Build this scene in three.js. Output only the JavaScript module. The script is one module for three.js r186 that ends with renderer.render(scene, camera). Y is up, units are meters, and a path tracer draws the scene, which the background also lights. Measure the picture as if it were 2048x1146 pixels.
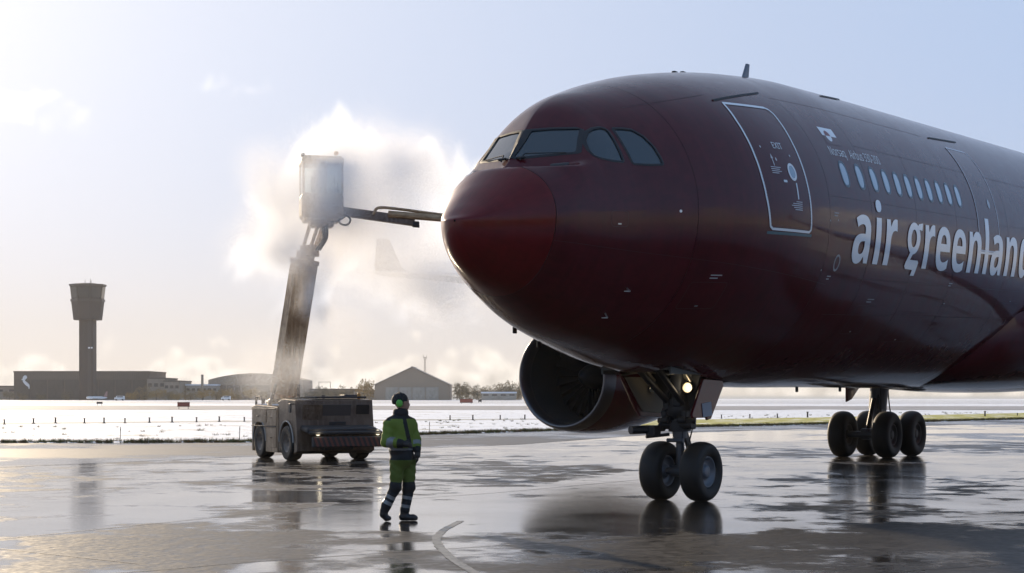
import * as THREE from 'three';
import { mergeGeometries, mergeVertices, toCreasedNormals } from 'three/addons/utils/BufferGeometryUtils.js';
import { RoundedBoxGeometry } from 'three/addons/geometries/RoundedBoxGeometry.js';
import { ImprovedNoise } from 'three/addons/math/ImprovedNoise.js';
import { TessellateModifier } from 'three/addons/modifiers/TessellateModifier.js';
import { FontLoader } from 'three/addons/loaders/FontLoader.js';

// ---------------------------------------------------------------- camera, sky, sun, exposure
const scene = new THREE.Scene();
const camera = new THREE.PerspectiveCamera(2 * Math.atan(573 / 3305.3) * 180 / Math.PI, 2048 / 1146, 0.1, 9000);
camera.position.set(0, 1.83, 0);
camera.lookAt(0, 1.83, -100);
camera.setViewOffset(2048, 1146, 0, -219.4, 2048, 1146);   // level camera, lens shifted up
camera.updateProjectionMatrix();

const renderer = new THREE.WebGLRenderer({ antialias: true });
renderer.setSize(1024, 573);
renderer.toneMapping = THREE.LinearToneMapping;
renderer.toneMappingExposure = 1.38;
renderer.shadowMap.enabled = true;

const R = (d) => d * Math.PI / 180;
const SUN_AZ = R(-26), SUN_EL = R(14);
const sunDir = new THREE.Vector3(Math.sin(SUN_AZ) * Math.cos(SUN_EL), Math.sin(SUN_EL), -Math.cos(SUN_AZ) * Math.cos(SUN_EL));
const sun = new THREE.DirectionalLight(new THREE.Color(1.0, 0.80, 0.56), 5.0);
sun.position.copy(sunDir).multiplyScalar(200);
sun.castShadow = true;
sun.shadow.mapSize.set(4096, 4096);
Object.assign(sun.shadow.camera, { left: -90, right: 90, top: 90, bottom: -90, near: 10, far: 500 });
sun.shadow.radius = 2;
scene.add(sun);
scene.add(sun.target);

const noiseGen = new ImprovedNoise();
const noise3 = (x, y, z = 0) => noiseGen.noise(x, y, z);
function fbm(x, y, z, oct) { let a = 1, s = 0, n = 0; for (let i = 0; i < oct; i++) { s += a * noise3(x, y, z + i * 7.31); n += a; x *= 2.03; y *= 2.03; a *= 0.52; } return s / n; }
const clamp01 = (v) => Math.min(1, Math.max(0, v));
const smooth = (a, b, v) => { const t = clamp01((v - a) / (b - a)); return t * t * (3 - 2 * t); };
const mix = (a, b, t) => a + (b - a) * t;
function mulberry(seed) { return () => { seed |= 0; seed = seed + 0x6D2B79F5 | 0; let t = Math.imul(seed ^ seed >>> 15, 1 | seed); t = t + Math.imul(t ^ t >>> 7, 61 | t) ^ t; return ((t ^ t >>> 14) >>> 0) / 4294967296; }; }

// clear winter air: pale and warm towards the low sun, blue overhead and away from it, with broken cumulus low down
function skyTexture() {
  const W = 4096, H = 2048, data = new Float32Array(W * H * 4);
  // standing cumulus: azimuth (deg, 0 straight ahead, + right), elevation, half width, half height
  const banks = [[-6.1, 6.9, 2.7, 3.4], [-3.0, 6.5, 3.2, 2.6], [-7.4, 5.0, 2.2, 2.2], [-3.5, 3.8, 3.6, 1.6, 0.55], [-17.2, 9.6, 2.0, 0.8, 0.75], [-15.2, 9.3, 1.5, 0.6, 0.4], [-10.2, 10.5, 1.3, 0.5, 0.45], [-8.8, 10.6, 0.8, 0.4, 0.4], [36, 6, 6, 2.4], [62, 7, 8, 3], [108, 6, 9, 2.6], [150, 8, 7, 3], [-152, 6, 9, 3], [-112, 7, 8, 3], [-70, 6, 7, 2.4], [-40, 8, 5, 2]];
  for (let row = 0; row < H; row++) {
    const el = ((row + 0.5) / H - 0.5) * 180;
    const elr = el * Math.PI / 180, ce = Math.cos(elr), se = Math.sin(elr);
    for (let col = 0; col < W; col++) {
      const phi = ((col + 0.5) / W - 0.5) * 2 * Math.PI;     // atan2(z, x)
      const x = Math.cos(phi) * ce, z = Math.sin(phi) * ce;
      const o = (row * W + col) * 4;
      data[o + 3] = 1;
      if (el < -1) { data[o] = 0.42; data[o + 1] = 0.42; data[o + 2] = 0.43; continue; }
      const cosg = x * sunDir.x + se * sunDir.y + z * sunDir.z, gam = Math.acos(Math.min(1, Math.max(-1, cosg))) * 180 / Math.PI;
      const e = Math.max(el, 0), s = Math.exp(-gam / 31), away = 1.15 - 0.15 * Math.exp(-Math.max(0, gam - 35) / 45);
      const up = smooth(6, 75, e), low = Math.exp(-Math.pow(e / 4.6, 1.5));
      let r = (mix(0.195, 0.11, up) * away + 0.58 * s + 0.24 * Math.exp(-gam / 11)), g = (mix(0.325, 0.20, up) * away + 0.43 * s + 0.22 * Math.exp(-gam / 11)), b = (mix(0.545, 0.35, up) * away + 0.25 * s + 0.18 * Math.exp(-gam / 11));
      const hz = 0.40 + 0.31 * Math.exp(-gam / 60);
      r = mix(r, hz * 1.20, low * 0.88); g = mix(g, hz * 1.06, low * 0.88); b = mix(b, hz * 0.91, low * 0.88);
      if (e < 32) {
        const az = Math.atan2(x, -z) * 180 / Math.PI, ox = Math.cos(phi) * 57.3, oz = Math.sin(phi) * 57.3;
        const sunward = 0.48 + 0.56 * Math.exp(-gam / 50);
        // low cumulus along the horizon: bright rounded tops, greyer bases
        if (e < 5) {
          const n1 = fbm(ox * 0.75, oz * 0.75, e * 1.5, 6), n0 = noise3(ox * 0.16, oz * 0.16, 3.7), top = 1.35 + 0.75 * n0;
          const k = n1 * 1.35 + (top - e) * 0.6 + 0.08, d = smooth(-0.08, 0.36, k) * 0.9;
          const rim = smooth(0.95, 0.1, k), bright = 0.76 + 0.26 * rim + 0.42 * fbm(ox * 1.4, oz * 1.4, e * 2.2 + 8, 4);
          r = mix(r, 1.05 * bright * sunward, d); g = mix(g, 0.97 * bright * sunward, d); b = mix(b, 0.88 * bright * sunward, d);
        }
        // cumulus standing higher
        let dens = -1;
        let amp = 1;
        for (const [ba, be, bw, bh, am = 1] of banks) {
          let da = az - ba; if (da > 180) da -= 360; if (da < -180) da += 360;
          const v = (e - be) / (e < be ? bh * 1.25 : bh), q = 1 - Math.pow(da / bw, 2) - v * v;
          if (q > dens) { dens = q; amp = am; }
        }
        if (dens > -1) {
          const wx = 0.5 * noise3(ox * 0.5, oz * 0.5, e * 0.5 + 20), n2 = fbm(ox * 0.62 + wx, oz * 0.62, e * (amp < 1 ? 1.5 : 0.62) + 5 + wx, 7), k = dens * 0.62 + n2 * 1.35 - (1 - amp) * 0.45 + (1 - amp) * 1.3 * fbm(ox * 1.7, oz * 1.7, e * 2.6 + 3, 5);
          const a = smooth(0.06, 0.06 + 0.46 / amp, k) * (0.2 + 0.75 * amp), bright = 0.93 + 0.13 * smooth(-0.2, 0.3, fbm(ox * 1.1 + 11.2, oz * 1.1, e * 1.1 + 5.3, 4));
          r = mix(r, 1.07 * bright * sunward, a); g = mix(g, 1.05 * bright * sunward, a); b = mix(b, 1.07 * bright * sunward, a);
        }
      }
      data[o] = r; data[o + 1] = g; data[o + 2] = b;
    }
  }
  const t = new THREE.DataTexture(data, W, H, THREE.RGBAFormat, THREE.FloatType);
  t.mapping = THREE.EquirectangularReflectionMapping; t.magFilter = THREE.LinearFilter; t.needsUpdate = true;
  return t;
}
scene.background = skyTexture();
scene.environment = scene.background;

// ---------------------------------------------------------------- helpers
const taken = new Map();
function numbered(name) { const n = taken.get(name) ?? 0; taken.set(name, n + 1); return n ? name + '_' + String(n).padStart(3, '0') : name; }
function tag(o, label, category, group, kind) { if (label) o.userData.label = label; if (category) o.userData.category = category; if (group) o.userData.group = group; if (kind) o.userData.kind = kind; return o; }
function mesh(name, geometry, material, parent = scene) {
  const m = new THREE.Mesh(geometry, material); m.name = parent === scene ? numbered(name) : name; m.castShadow = m.receiveShadow = true; parent.add(m); return m;
}
function thing(name, label, category, pos, turn = 0, group) {
  const g = new THREE.Group(); g.name = numbered(name); g.position.set(...pos); g.rotation.y = turn; tag(g, label, category, group); scene.add(g); g.updateMatrixWorld(true); return g;
}
function part(name, parent) { const g = new THREE.Group(); g.name = name; parent.add(g); return g; }
function clean(list) {
  const out = list.map((g) => { let c = g.index ? g.toNonIndexed() : g.clone(); for (const k of Object.keys(c.attributes)) if (!['position', 'normal', 'uv'].includes(k)) c.deleteAttribute(k); if (!c.attributes.uv) c.setAttribute('uv', new THREE.BufferAttribute(new Float32Array(c.attributes.position.count * 2), 2)); if (!c.attributes.normal) c.computeVertexNormals(); return c; });
  return out.length === 1 ? out[0] : mergeGeometries(out);
}
const M4 = new THREE.Matrix4();
function box(w, h, d, x = 0, y = 0, z = 0, r = 0.01, rx = 0, ry = 0, rz = 0) {
  const rr = Math.min(r, w * 0.45, h * 0.45, d * 0.45), g = rr > 0.0005 ? new RoundedBoxGeometry(w, h, d, 2, rr) : new THREE.BoxGeometry(w, h, d);
  if (rx || ry || rz) g.applyMatrix4(M4.makeRotationFromEuler(new THREE.Euler(rx, ry, rz)));
  return g.translate(x, y, z);
}
const V = (x, y, z) => new THREE.Vector3(x, y, z);
function bar(a, b, r0, r1 = r0, seg = 12) {   // round bar between two points
  a = Array.isArray(a) ? V(...a) : a; b = Array.isArray(b) ? V(...b) : b;
  const d = b.clone().sub(a), g = new THREE.CylinderGeometry(r1, r0, d.length(), seg, 1);
  g.applyQuaternion(new THREE.Quaternion().setFromUnitVectors(V(0, 1, 0), d.clone().normalize()));
  const c = a.clone().add(b).multiplyScalar(0.5); return g.translate(c.x, c.y, c.z);
}
function beam(a, b, w, h, r = 0.02, up = V(0, 0, 1)) {   // box beam between two points: w across, h along `up`
  a = Array.isArray(a) ? V(...a) : a; b = Array.isArray(b) ? V(...b) : b;
  const y = b.clone().sub(a), L = y.length(); y.normalize();
  const x = new THREE.Vector3().crossVectors(y, up).normalize(), z = new THREE.Vector3().crossVectors(x, y);
  const g = new RoundedBoxGeometry(w, L, h, 2, Math.min(r, w * 0.4, h * 0.4));
  g.applyMatrix4(new THREE.Matrix4().makeBasis(x, y, z)); const c = a.clone().add(b).multiplyScalar(0.5); return g.translate(c.x, c.y, c.z);
}
function tube(points, r, seg = 24, rs = 8, closed = false) { return new THREE.TubeGeometry(new THREE.CatmullRomCurve3(points.map((p) => Array.isArray(p) ? V(...p) : p), closed), seg, r, rs, closed); }
function lathe(profile, axis = 'y', seg = 48) {   // profile: [radius, along]
  const g = new THREE.LatheGeometry(profile.map(([r, y]) => new THREE.Vector2(Math.max(r, 1e-4), y)), seg);
  if (axis === 'x') g.rotateZ(-Math.PI / 2); if (axis === 'z') g.rotateX(Math.PI / 2);
  return g;
}
function dataTex(w, h, fn, { srgb = false, repeat = [1, 1] } = {}) {
  const d = new Uint8Array(w * h * 4);
  for (let y = 0; y < h; y++) for (let x = 0; x < w; x++) { const v = fn(x / w, y / h, x, y), o = (y * w + x) * 4; const a = Array.isArray(v) ? v : [v, v, v]; d[o] = clamp01(a[0]) * 255; d[o + 1] = clamp01(a[1]) * 255; d[o + 2] = clamp01(a[2]) * 255; d[o + 3] = a.length > 3 ? clamp01(a[3]) * 255 : 255; }
  const t = new THREE.DataTexture(d, w, h); t.wrapS = t.wrapT = THREE.RepeatWrapping; t.magFilter = THREE.LinearFilter; t.minFilter = THREE.LinearMipmapLinearFilter; t.repeat.set(...repeat); if (srgb) t.colorSpace = THREE.SRGBColorSpace; t.needsUpdate = true; return t;
}
// tileable noise: value noise on a wrapped lattice
function tileNoise(seed, period) {
  const rnd = mulberry(seed), n = period, v = new Float32Array(n * n).map(() => rnd());
  return (u, w) => { const x = u * n, y = w * n, xi = Math.floor(x), yi = Math.floor(y), fx = x - xi, fy = y - yi, sx = fx * fx * (3 - 2 * fx), sy = fy * fy * (3 - 2 * fy), at = (a, b) => v[((b % n + n) % n) * n + ((a % n + n) % n)]; return mix(mix(at(xi, yi), at(xi + 1, yi), sx), mix(at(xi, yi + 1), at(xi + 1, yi + 1), sx), sy); };
}
function tileFbm(seed, period, oct, gain = 0.5) { const ns = []; for (let i = 0; i < oct; i++) ns.push(tileNoise(seed + i * 17, period * 2 ** i)); let tot = 0, a = 1; for (let i = 0; i < oct; i++) { tot += a; a *= gain; } return (u, w) => { let s = 0, k = 1; for (const f of ns) { s += k * f(u, w); k *= gain; } return s / tot; }; }
const nth = (n) => ['first', 'second', 'third', 'fourth', 'fifth', 'sixth', 'seventh', 'eighth', 'ninth', 'tenth', 'eleventh', 'twelfth', 'thirteenth', 'fourteenth', 'fifteenth'][n];
const lin = (r, g, b) => new THREE.Color().setRGB(r, g, b);
const std = (o) => new THREE.MeshStandardMaterial(o), phy = (o) => new THREE.MeshPhysicalMaterial(o);
// ---------------------------------------------------------------- ground
function flatSheet(poly, y, uvScale, material, name, kind = 'structure') {   // poly: [x, z] points
  const s = new THREE.Shape(poly.map(([x, z]) => new THREE.Vector2(x, -z))), g = new THREE.ShapeGeometry(s);
  g.rotateX(-Math.PI / 2); g.translate(0, y, 0);
  const p = g.attributes.position, uv = g.attributes.uv; for (let i = 0; i < p.count; i++) uv.setXY(i, p.getX(i) / uvScale, p.getZ(i) / uvScale);
  const m = mesh(name, g, material); m.userData.kind = kind; return m;
}
const edge = [[-400, -30], [-120, -55], [-60, -60], [-23.7, -63.9], [-20.0, -64.6], [-10.35, -65.3], [-4.34, -77.9], [0.93, -85.6], [11.2, -98.1], [19.9, -106.8], [40.6, -131.1], [66.9, -160.8], [200, -300]];
const shoulderIn = [[-60, -8], [-30, -22], [-14.7, -39.6], [-13.1, -42.4], [-7.95, -50.1], [-3.07, -58.3], [0.3, -62.5], [5.1, -75], [9.6, -84.4], [17.4, -93.6], [34.9, -112.8], [57.7, -138.6], [190, -280]];

const wetA = tileFbm(11, 4, 8, 0.66), wetB = tileFbm(23, 9, 6, 0.62), grainN = tileFbm(5, 128, 4, 0.75), streak = tileFbm(31, 14, 5, 0.6);
// how much water stands on the apron, 0 damp .. 1 standing film; tiles every 34 m
const waterTex = new Float32Array(1024 * 1024);
for (let y = 0; y < 1024; y++) for (let x = 0; x < 1024; x++) { const u = x / 1024, v = y / 1024; waterTex[y * 1024 + x] = smooth(0.435, 0.52, wetA(u, v) * 0.66 + wetB(u, v) * 0.24 + streak(u, v) * 0.10); }
const water = (x, y) => waterTex[y * 1024 + x];
const apronRough = dataTex(1024, 1024, (u, v, x, y) => { const w = water(x, y), g = grainN(u, v); return mix(0.24 + 0.34 * (g - 0.5), 0.03 + 0.04 * wetB(v, u), w); });
const apronColor = dataTex(1024, 1024, (u, v, x, y) => { const w = water(x, y), g = grainN(u, v), l = wetB(u, v), k = mix(0.042, 0.020, w) * (0.6 + 0.8 * l) * (0.55 + 0.9 * g); return [k * 1.10, k, k * 0.90].map((c) => Math.pow(c, 1 / 2.2)); }, { srgb: true });
const apronBump = dataTex(1024, 1024, (u, v, x, y) => { const w = water(x, y); return 0.5 + (grainN(u, v) - 0.5) * mix(0.9, 0.03, w) + (wetB(u, v) - 0.5) * 0.22; });
const apronMat = std({ map: apronColor, roughnessMap: apronRough, roughness: 1, bumpMap: apronBump, bumpScale: 0.006, metalness: 0 });
flatSheet([[-400, 160], [400, 160], [400, -300], ...[...edge].reverse()], 0, 34, apronMat, 'apron');
const shoulderRough = dataTex(1024, 1024, (u, v) => mix(0.5, 0.2, smooth(0.47, 0.60, wetA(u, v))) + 0.14 * (grainN(u, v) - 0.5));
const shoulderMat = std({ map: apronColor, roughnessMap: shoulderRough, roughness: 1, bumpMap: apronBump, bumpScale: 0.006 });
flatSheet([...shoulderIn, ...[...edge].reverse().slice(0, -1)], 0.006, 31, shoulderMat, 'apron_shoulder');

// the stretch in view, mapped once: standing water in the middle, drained coarse asphalt towards the camera
{
  const X0 = -22, Z0 = -67, WX = 44, WZ = 52, N = 2048, coarse = tileFbm(57, 420, 3, 0.8), wob = tileFbm(61, 6, 5, 0.6);
  const bx = [-30, -6.5, -4.2, -2.4, 0.2, 2.75, 5.3, 7.3, 14, 30], bz = [-20.5, -21.2, -25.2, -21.6, -22.1, -21.8, -22.9, -23.3, -25, -30];
  const zb = (x) => { let i = 0; while (i < bx.length - 2 && x > bx[i + 1]) i++; return mix(bz[i], bz[i + 1], clamp01((x - bx[i]) / (bx[i + 1] - bx[i]))); };
  const film = new Float32Array(N * N);
  for (let j = 0; j < N; j++) for (let i = 0; i < N; i++) {
    const x = X0 + WX * i / N, z = Z0 + WZ * j / N, u = x / 34 + 3, v = z / 34 + 5, n = wetA(u % 1, v % 1) * 0.46 + wetB((u * 1.7) % 1, (v * 1.7) % 1) * 0.24 + streak((u * 3.4) % 1, (v * 3.4) % 1) * 0.30;
    const near = smooth(-1.6, 1.0, z - zb(x) + 2.4 * (wob(u % 1, v % 1) - 0.5)), th = mix(0.455, 0.56, near);
    film[j * N + i] = smooth(th - 0.04, th + 0.05, n);
  }
  const rough = dataTex(N, N, (u, v, x, y) => mix(0.42 + 0.34 * (coarse(u, v) - 0.5), 0.05 + 0.13 * wob((u * 5) % 1, (v * 5) % 1), film[y * N + x]));
  const color = dataTex(N, N, (u, v, x, y) => { const k = mix(0.040, 0.020, film[y * N + x]) * (0.4 + 1.2 * coarse(u, v)) * (0.55 + 0.9 * wob((u * 3) % 1, (v * 3) % 1)); return [k * 1.12, k, k * 0.88].map((c) => Math.pow(c, 1 / 2.2)); }, { srgb: true });
  const bump = dataTex(N, N, (u, v, x, y) => 0.5 + (coarse(u, v) - 0.5) * mix(0.9, 0.05, film[y * N + x]) + 0.16 * film[y * N + x] * (wetB((u * 6) % 1, (v * 6) % 1) - 0.5));
  const spec = dataTex(1024, 1024, (u, v, x, y) => [1, 1, 1, mix(0.26, 0.95, film[y * 2 * N + x * 2])]);
  const o = flatSheet([[X0, Z0], [X0 + WX, Z0], [X0 + WX, Z0 + WZ], [X0, Z0 + WZ]], 0.002, 1, phy({ map: color, roughnessMap: rough, roughness: 1, bumpMap: bump, bumpScale: 0.007, specularIntensity: 1, specularIntensityMap: spec }), 'apron_pavement');
  const p = o.geometry.attributes.position, uv = o.geometry.attributes.uv; for (let i = 0; i < p.count; i++) uv.setXY(i, (p.getX(i) - X0) / WX, (p.getZ(i) - Z0) / WZ);
}

// snow: thin, patchy, with grass showing through
const snowN = tileFbm(71, 6, 6, 0.55), snowF = tileFbm(77, 40, 4, 0.6);
const snowTex = dataTex(1024, 1024, (u, v) => { const n = snowN(u, v) * 0.6 + snowF(u, v) * 0.4, bare = smooth(0.60, 0.68, n), s = 0.93 + 0.05 * (snowF(v, u) - 0.5); return [mix(s, 0.50, bare), mix(s, 0.46, bare), mix(s * 1.0, 0.34, bare)]; }, { srgb: true });
const snowBump = dataTex(1024, 1024, (u, v) => snowN(u, v) * 0.5 + snowF(u, v) * 0.5);
const snowMat = std({ map: snowTex, roughness: 0.75, bumpMap: snowBump, bumpScale: 0.12 });
const terrain = new THREE.PlaneGeometry(2200, 1500, 1, 1).rotateX(-Math.PI / 2).translate(0, -0.06, -450);
{ const p = terrain.attributes.position, uv = terrain.attributes.uv; for (let i = 0; i < p.count; i++) uv.setXY(i, p.getX(i) / 34, p.getZ(i) / 34); }
mesh('snow_ground', terrain, snowMat).userData.kind = 'structure';
// the near field, with a low ragged bank where it meets the asphalt
function fieldStrip(name, alongPts, out, rows, mat, lift, seed) {
  const curve = new THREE.CatmullRomCurve3(alongPts.map(([x, z]) => V(x, 0, z)), false, 'catmullrom', 0.1), n = 700, pos = [], uv = [], idx = [];
  for (let i = 0; i <= n; i++) {
    const t = i / n, p = curve.getPointAt(t);
    for (let j = 0; j <= rows.length - 1; j++) {
      const s = rows[j], rag = j < 3 ? (fbm(p.x * 0.9, p.z * 0.9, seed, 4) * 0.9 + fbm(p.x * 4, p.z * 4, seed + 2, 3) * 0.35) * (j === 0 ? 1 : 0.7) : 0;
      const x = p.x + out[0] * (s + rag), z = p.z + out[1] * (s + rag);
      const y = j === 0 ? 0.010 : lift * (0.55 + 0.75 * fbm(x * 0.8, z * 0.8, seed + 4, 4)) * Math.min(1, s / 0.5) * smooth(34, 12, s) + 0.012;
      pos.push(x, Math.max(0.010, y), z); uv.push(x / 13, z / 13);
    }
  }
  const m = rows.length; for (let i = 0; i < n; i++) for (let j = 0; j < m - 1; j++) { const a = i * m + j, b = a + m; idx.push(a, a + 1, b, b, a + 1, b + 1); }
  const g = new THREE.BufferGeometry(); g.setAttribute('position', new THREE.Float32BufferAttribute(pos, 3)); g.setAttribute('uv', new THREE.Float32BufferAttribute(uv, 2)); g.setIndex(idx); g.computeVertexNormals();
  if (g.attributes.normal.getY(3 * m + 4) < 0) { const a = g.index.array; for (let i = 0; i < a.length; i += 3) { const t = a[i]; a[i] = a[i + 1]; a[i + 1] = t; } g.computeVertexNormals(); }
  const o = mesh(name, g, mat); o.userData.kind = 'structure'; return o;
}
fieldStrip('snow_field', edge.slice(1, 12), [-0.35, -0.94], [0, 0.15, 0.4, 0.8, 1.4, 2.2, 3.4, 5, 7, 10, 14, 19, 26, 36, 50, 70], snowMat, 0.07, 3.3);
// yellow grass where the snow has gone, on the right
const grassTex = dataTex(512, 512, (u, v) => { const n = snowF(u, v), s = smooth(0.52, 0.66, snowN(u, v)); return [mix(0.62 + 0.2 * (n - 0.5), 0.9, s), mix(0.60 + 0.2 * (n - 0.5), 0.89, s), mix(0.24 + 0.1 * (n - 0.5), 0.85, s)]; }, { srgb: true });
flatSheet([[4, -89], [11.4, -98.6], [20.1, -107.3], [40.8, -131.6], [67, -161.3], [120, -217], [106, -230], [54, -172], [30, -141], [14, -122.5], [3, -108]], 0.112, 9, std({ map: grassTex, roughness: 0.95, bumpMap: snowBump, bumpScale: 0.1 }), 'grass_verge');
// taxiways and a darker strip across the snow
const taxiMat = std({ color: lin(0.42, 0.37, 0.32), roughness: 0.5, map: snowTex });
flatSheet([[-500, -262], [600, -190], [600, -262], [-500, -362]], -0.03, 40, taxiMat, 'taxiway');
flatSheet([[-700, -470], [700, -420], [700, -446], [-700, -510]], -0.03, 40, taxiMat, 'taxiway');
flatSheet([[-900, -620], [900, -600], [900, -640], [-900, -668]], -0.03, 40, taxiMat, 'taxiway');
const stripMat = std({ color: lin(0.42, 0.41, 0.37), roughness: 0.8, map: snowTex });
flatSheet([[-90, -104], [-31, -109.5], [-19, -117.5], [0, -127.5], [24, -136.5], [45, -146.5], [90, -170], [90, -178], [44, -152], [23, -141], [-1, -132], [-20, -122], [-33, -113.5], [-90, -108]], 0.02, 22, stripMat, 'dark_snow_strip');  // strip of darker snow colour along the marker posts

// tar joints and old paint on the apron
function groundRibbon(name, pts, w, y, mat, parent) {
  const c = new THREE.CatmullRomCurve3(pts.map(([x, z]) => V(x, 0, z)), false, 'catmullrom', 0.3), n = 60, pos = [], idx = [], uv = [];
  for (let i = 0; i <= n; i++) { const p = c.getPointAt(i / n), t = c.getTangentAt(i / n), k = w * (0.75 + 0.5 * Math.abs(noise3(p.x * 3, p.z * 3, 1.7))); pos.push(p.x - t.z * k / 2, y, p.z + t.x * k / 2, p.x + t.z * k / 2, y, p.z - t.x * k / 2); uv.push(p.x, p.z, p.x + w, p.z); }
  for (let i = 0; i < n; i++) { const a = i * 2; idx.push(a, a + 2, a + 1, a + 1, a + 2, a + 3); }
  const g = new THREE.BufferGeometry(); g.setAttribute('position', new THREE.Float32BufferAttribute(pos, 3)); g.setAttribute('uv', new THREE.Float32BufferAttribute(uv, 2)); g.setIndex(idx); g.computeVertexNormals();
  if (g.attributes.normal.getY(0) < 0) { const a = g.index.array; for (let i = 0; i < a.length; i += 3) { const t = a[i]; a[i] = a[i + 1]; a[i + 1] = t; } g.computeVertexNormals(); }
  const m = mesh(name, g, mat, parent); if (parent === scene || !parent) m.userData.kind = 'structure'; return m;
}
const tarMat = std({ color: lin(0.012, 0.012, 0.012), roughness: 0.45 });
for (const l of [[[-9, -16.5], [-6.1, -21.9], [-4.2, -25.4], [-2.45, -28.6], [-0.2, -31.4], [3, -36.5]], [[-8, -15.4], [-4.06, -17.1], [-2.9, -18.2], [-0.15, -20.2], [3, -22.0], [9, -25.2]], [[-12, -30], [-5, -35], [2, -40.2], [12, -47.5]], [[0.2, -15], [4, -17.2], [9, -20]], [[-16, -27], [-9, -22.2], [-4.06, -18.0]], [[12, -27], [7, -31], [2, -35.5], [-3, -40]]]) groundRibbon('tar_joint', l, 0.035, 0.005, tarMat);
const paintTex = dataTex(256, 256, (u, v) => { const n = tileFbm.paint ??= tileFbm(91, 12, 4, 0.6), w = n(u, v); return mix(0.20, 0.45, smooth(0.35, 0.6, w)); });
groundRibbon('painted_line', [[-0.75, -24.2], [-0.93, -22.6], [-0.97, -21.2], [-0.86, -19.9], [-0.66, -18.5], [-0.36, -17], [0.1, -15.6]], 0.13, 0.006, std({ color: lin(0.38, 0.36, 0.31), map: paintTex, roughness: 0.4 }));

// dead grass standing through the snow along the asphalt edge
{
  const rnd = mulberry(808), pos = [], nor = []; for (let i = 0; i < 26; i++) { const a = rnd() * 6.283, r = rnd() * .10, x = Math.cos(a) * r, z = Math.sin(a) * r, h = .06 + .12 * rnd(), lx = (rnd() - .5) * .12, lz = (rnd() - .5) * .12, w = .006 + .004 * rnd(), t = rnd() * 3.14; const p = [[x - w * Math.cos(t), 0, z - w * Math.sin(t)], [x + w * Math.cos(t), 0, z + w * Math.sin(t)], [x + lx, h, z + lz]]; for (const q of p) { pos.push(...q); nor.push(Math.sin(t), .3, Math.cos(t)); } }
  const g = new THREE.BufferGeometry(); g.setAttribute('position', new THREE.Float32BufferAttribute(pos, 3)); g.setAttribute('normal', new THREE.Float32BufferAttribute(nor, 3)); g.computeVertexNormals();
  const c = new THREE.CatmullRomCurve3(edge.slice(2, 12).map(([x, z]) => V(x, 0, z)), false, 'catmullrom', 0.1), n = 7000, inst = new THREE.InstancedMesh(g, std({ color: lin(.13, .105, .05), roughness: .95, side: THREE.DoubleSide }), n), M = new THREE.Matrix4(), q = new THREE.Quaternion(), col = new THREE.Color();
  for (let i = 0; i < n; i++) { const p = c.getPointAt(rnd()), near = rnd() < .86, s = near ? (rnd() - .2) * .9 : Math.pow(rnd(), 1.7) * 34, k = .7 + .9 * rnd(); p.x += -.35 * s; p.z += -.94 * s; q.setFromAxisAngle(V(0, 1, 0), rnd() * 6.283); const keep = near || fbm(p.x * .25, p.z * .25, 1.3, 3) > -.05; M.compose(V(p.x, .01, p.z), q, V(k, keep ? k * (near ? .8 : .75) : .05, k)); inst.setMatrixAt(i, M); inst.setColorAt(i, col.setRGB(.7 + .6 * rnd(), .7 + .6 * rnd(), .7)); }
  inst.name = 'dead_grass'; inst.castShadow = inst.receiveShadow = true; tag(inst, 'dead yellow grass tufts sticking through the snow edge', 'grass', null, 'stuff'); scene.add(inst);
}
// ---------------------------------------------------------------- the airliner
// body frame: x metres aft of the nose, y above the body axis, z to the aircraft's left; stands a touch nose-low
const NOSEGEAR = 6.67, AXIS_Y = 4.832, SLOPE = 0.03095;
const aircraft = thing('airliner', 'dark red twin jet airliner with white lettering parked on the wet apron', 'airliner', [2.963, 0, -29.007], R(90 - 34.51));
const A = (x, y, z) => V(x - NOSEGEAR, AXIS_Y + y + (x - NOSEGEAR) * SLOPE, z);     // body frame -> group
const Gd = (x, y, z) => V(x - NOSEGEAR, y, z);                                       // station, height above ground, lateral -> group
const KX = [0, .08, .3, .7, 1.1, 1.4, 1.7, 2.0, 2.5, 3.1, 3.8, 4.7, 5.8, 7, 9, 12].map(Math.sqrt);
const KT = [-.289, -.22, -.04, .29, .59, .75, 1.125, 1.445, 1.745, 1.94, 2.146, 2.364, 2.551, 2.696, 2.815, 2.82];
const KB = [-.289, -.667, -.953, -1.194, -1.36, -1.51, -1.66, -1.805, -1.98, -2.127, -2.289, -2.483, -2.645, -2.785, -2.835, -2.82];
const KH = [0, .241, .468, .743, 1.02, 1.18, 1.29, 1.40, 1.59, 1.89, 2.23, 2.53, 2.715, 2.785, 2.82, 2.82];
const KN = [2, 2, 2, 2.01, 2.05, 2.0, 1.9, 1.75, 1.75, 1.9, 1.96, 1.97, 1.95, 1.94, 1.95, 2];
function pchip(xs, ys) {
  const n = xs.length, h = [], d = [], m = new Array(n).fill(0);
  for (let i = 0; i < n - 1; i++) { h.push(xs[i + 1] - xs[i]); d.push((ys[i + 1] - ys[i]) / h[i]); }
  for (let i = 1; i < n - 1; i++) if (d[i - 1] * d[i] > 0) { const a = 2 * h[i] + h[i - 1], b = h[i] + 2 * h[i - 1]; m[i] = (a + b) / (a / d[i - 1] + b / d[i]); }
  m[0] = d[0];
  return (x) => { let i = 0; while (i < n - 2 && x > xs[i + 1]) i++; const t = clamp01((x - xs[i]) / h[i]); return ys[i] * (1 + 2 * t) * (1 - t) ** 2 + h[i] * m[i] * t * (1 - t) ** 2 + ys[i + 1] * t * t * (3 - 2 * t) + h[i] * m[i + 1] * t * t * (t - 1); };
}
const fT = pchip(KX, KT), fB = pchip(KX, KB), fH = pchip(KX, KH);
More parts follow.
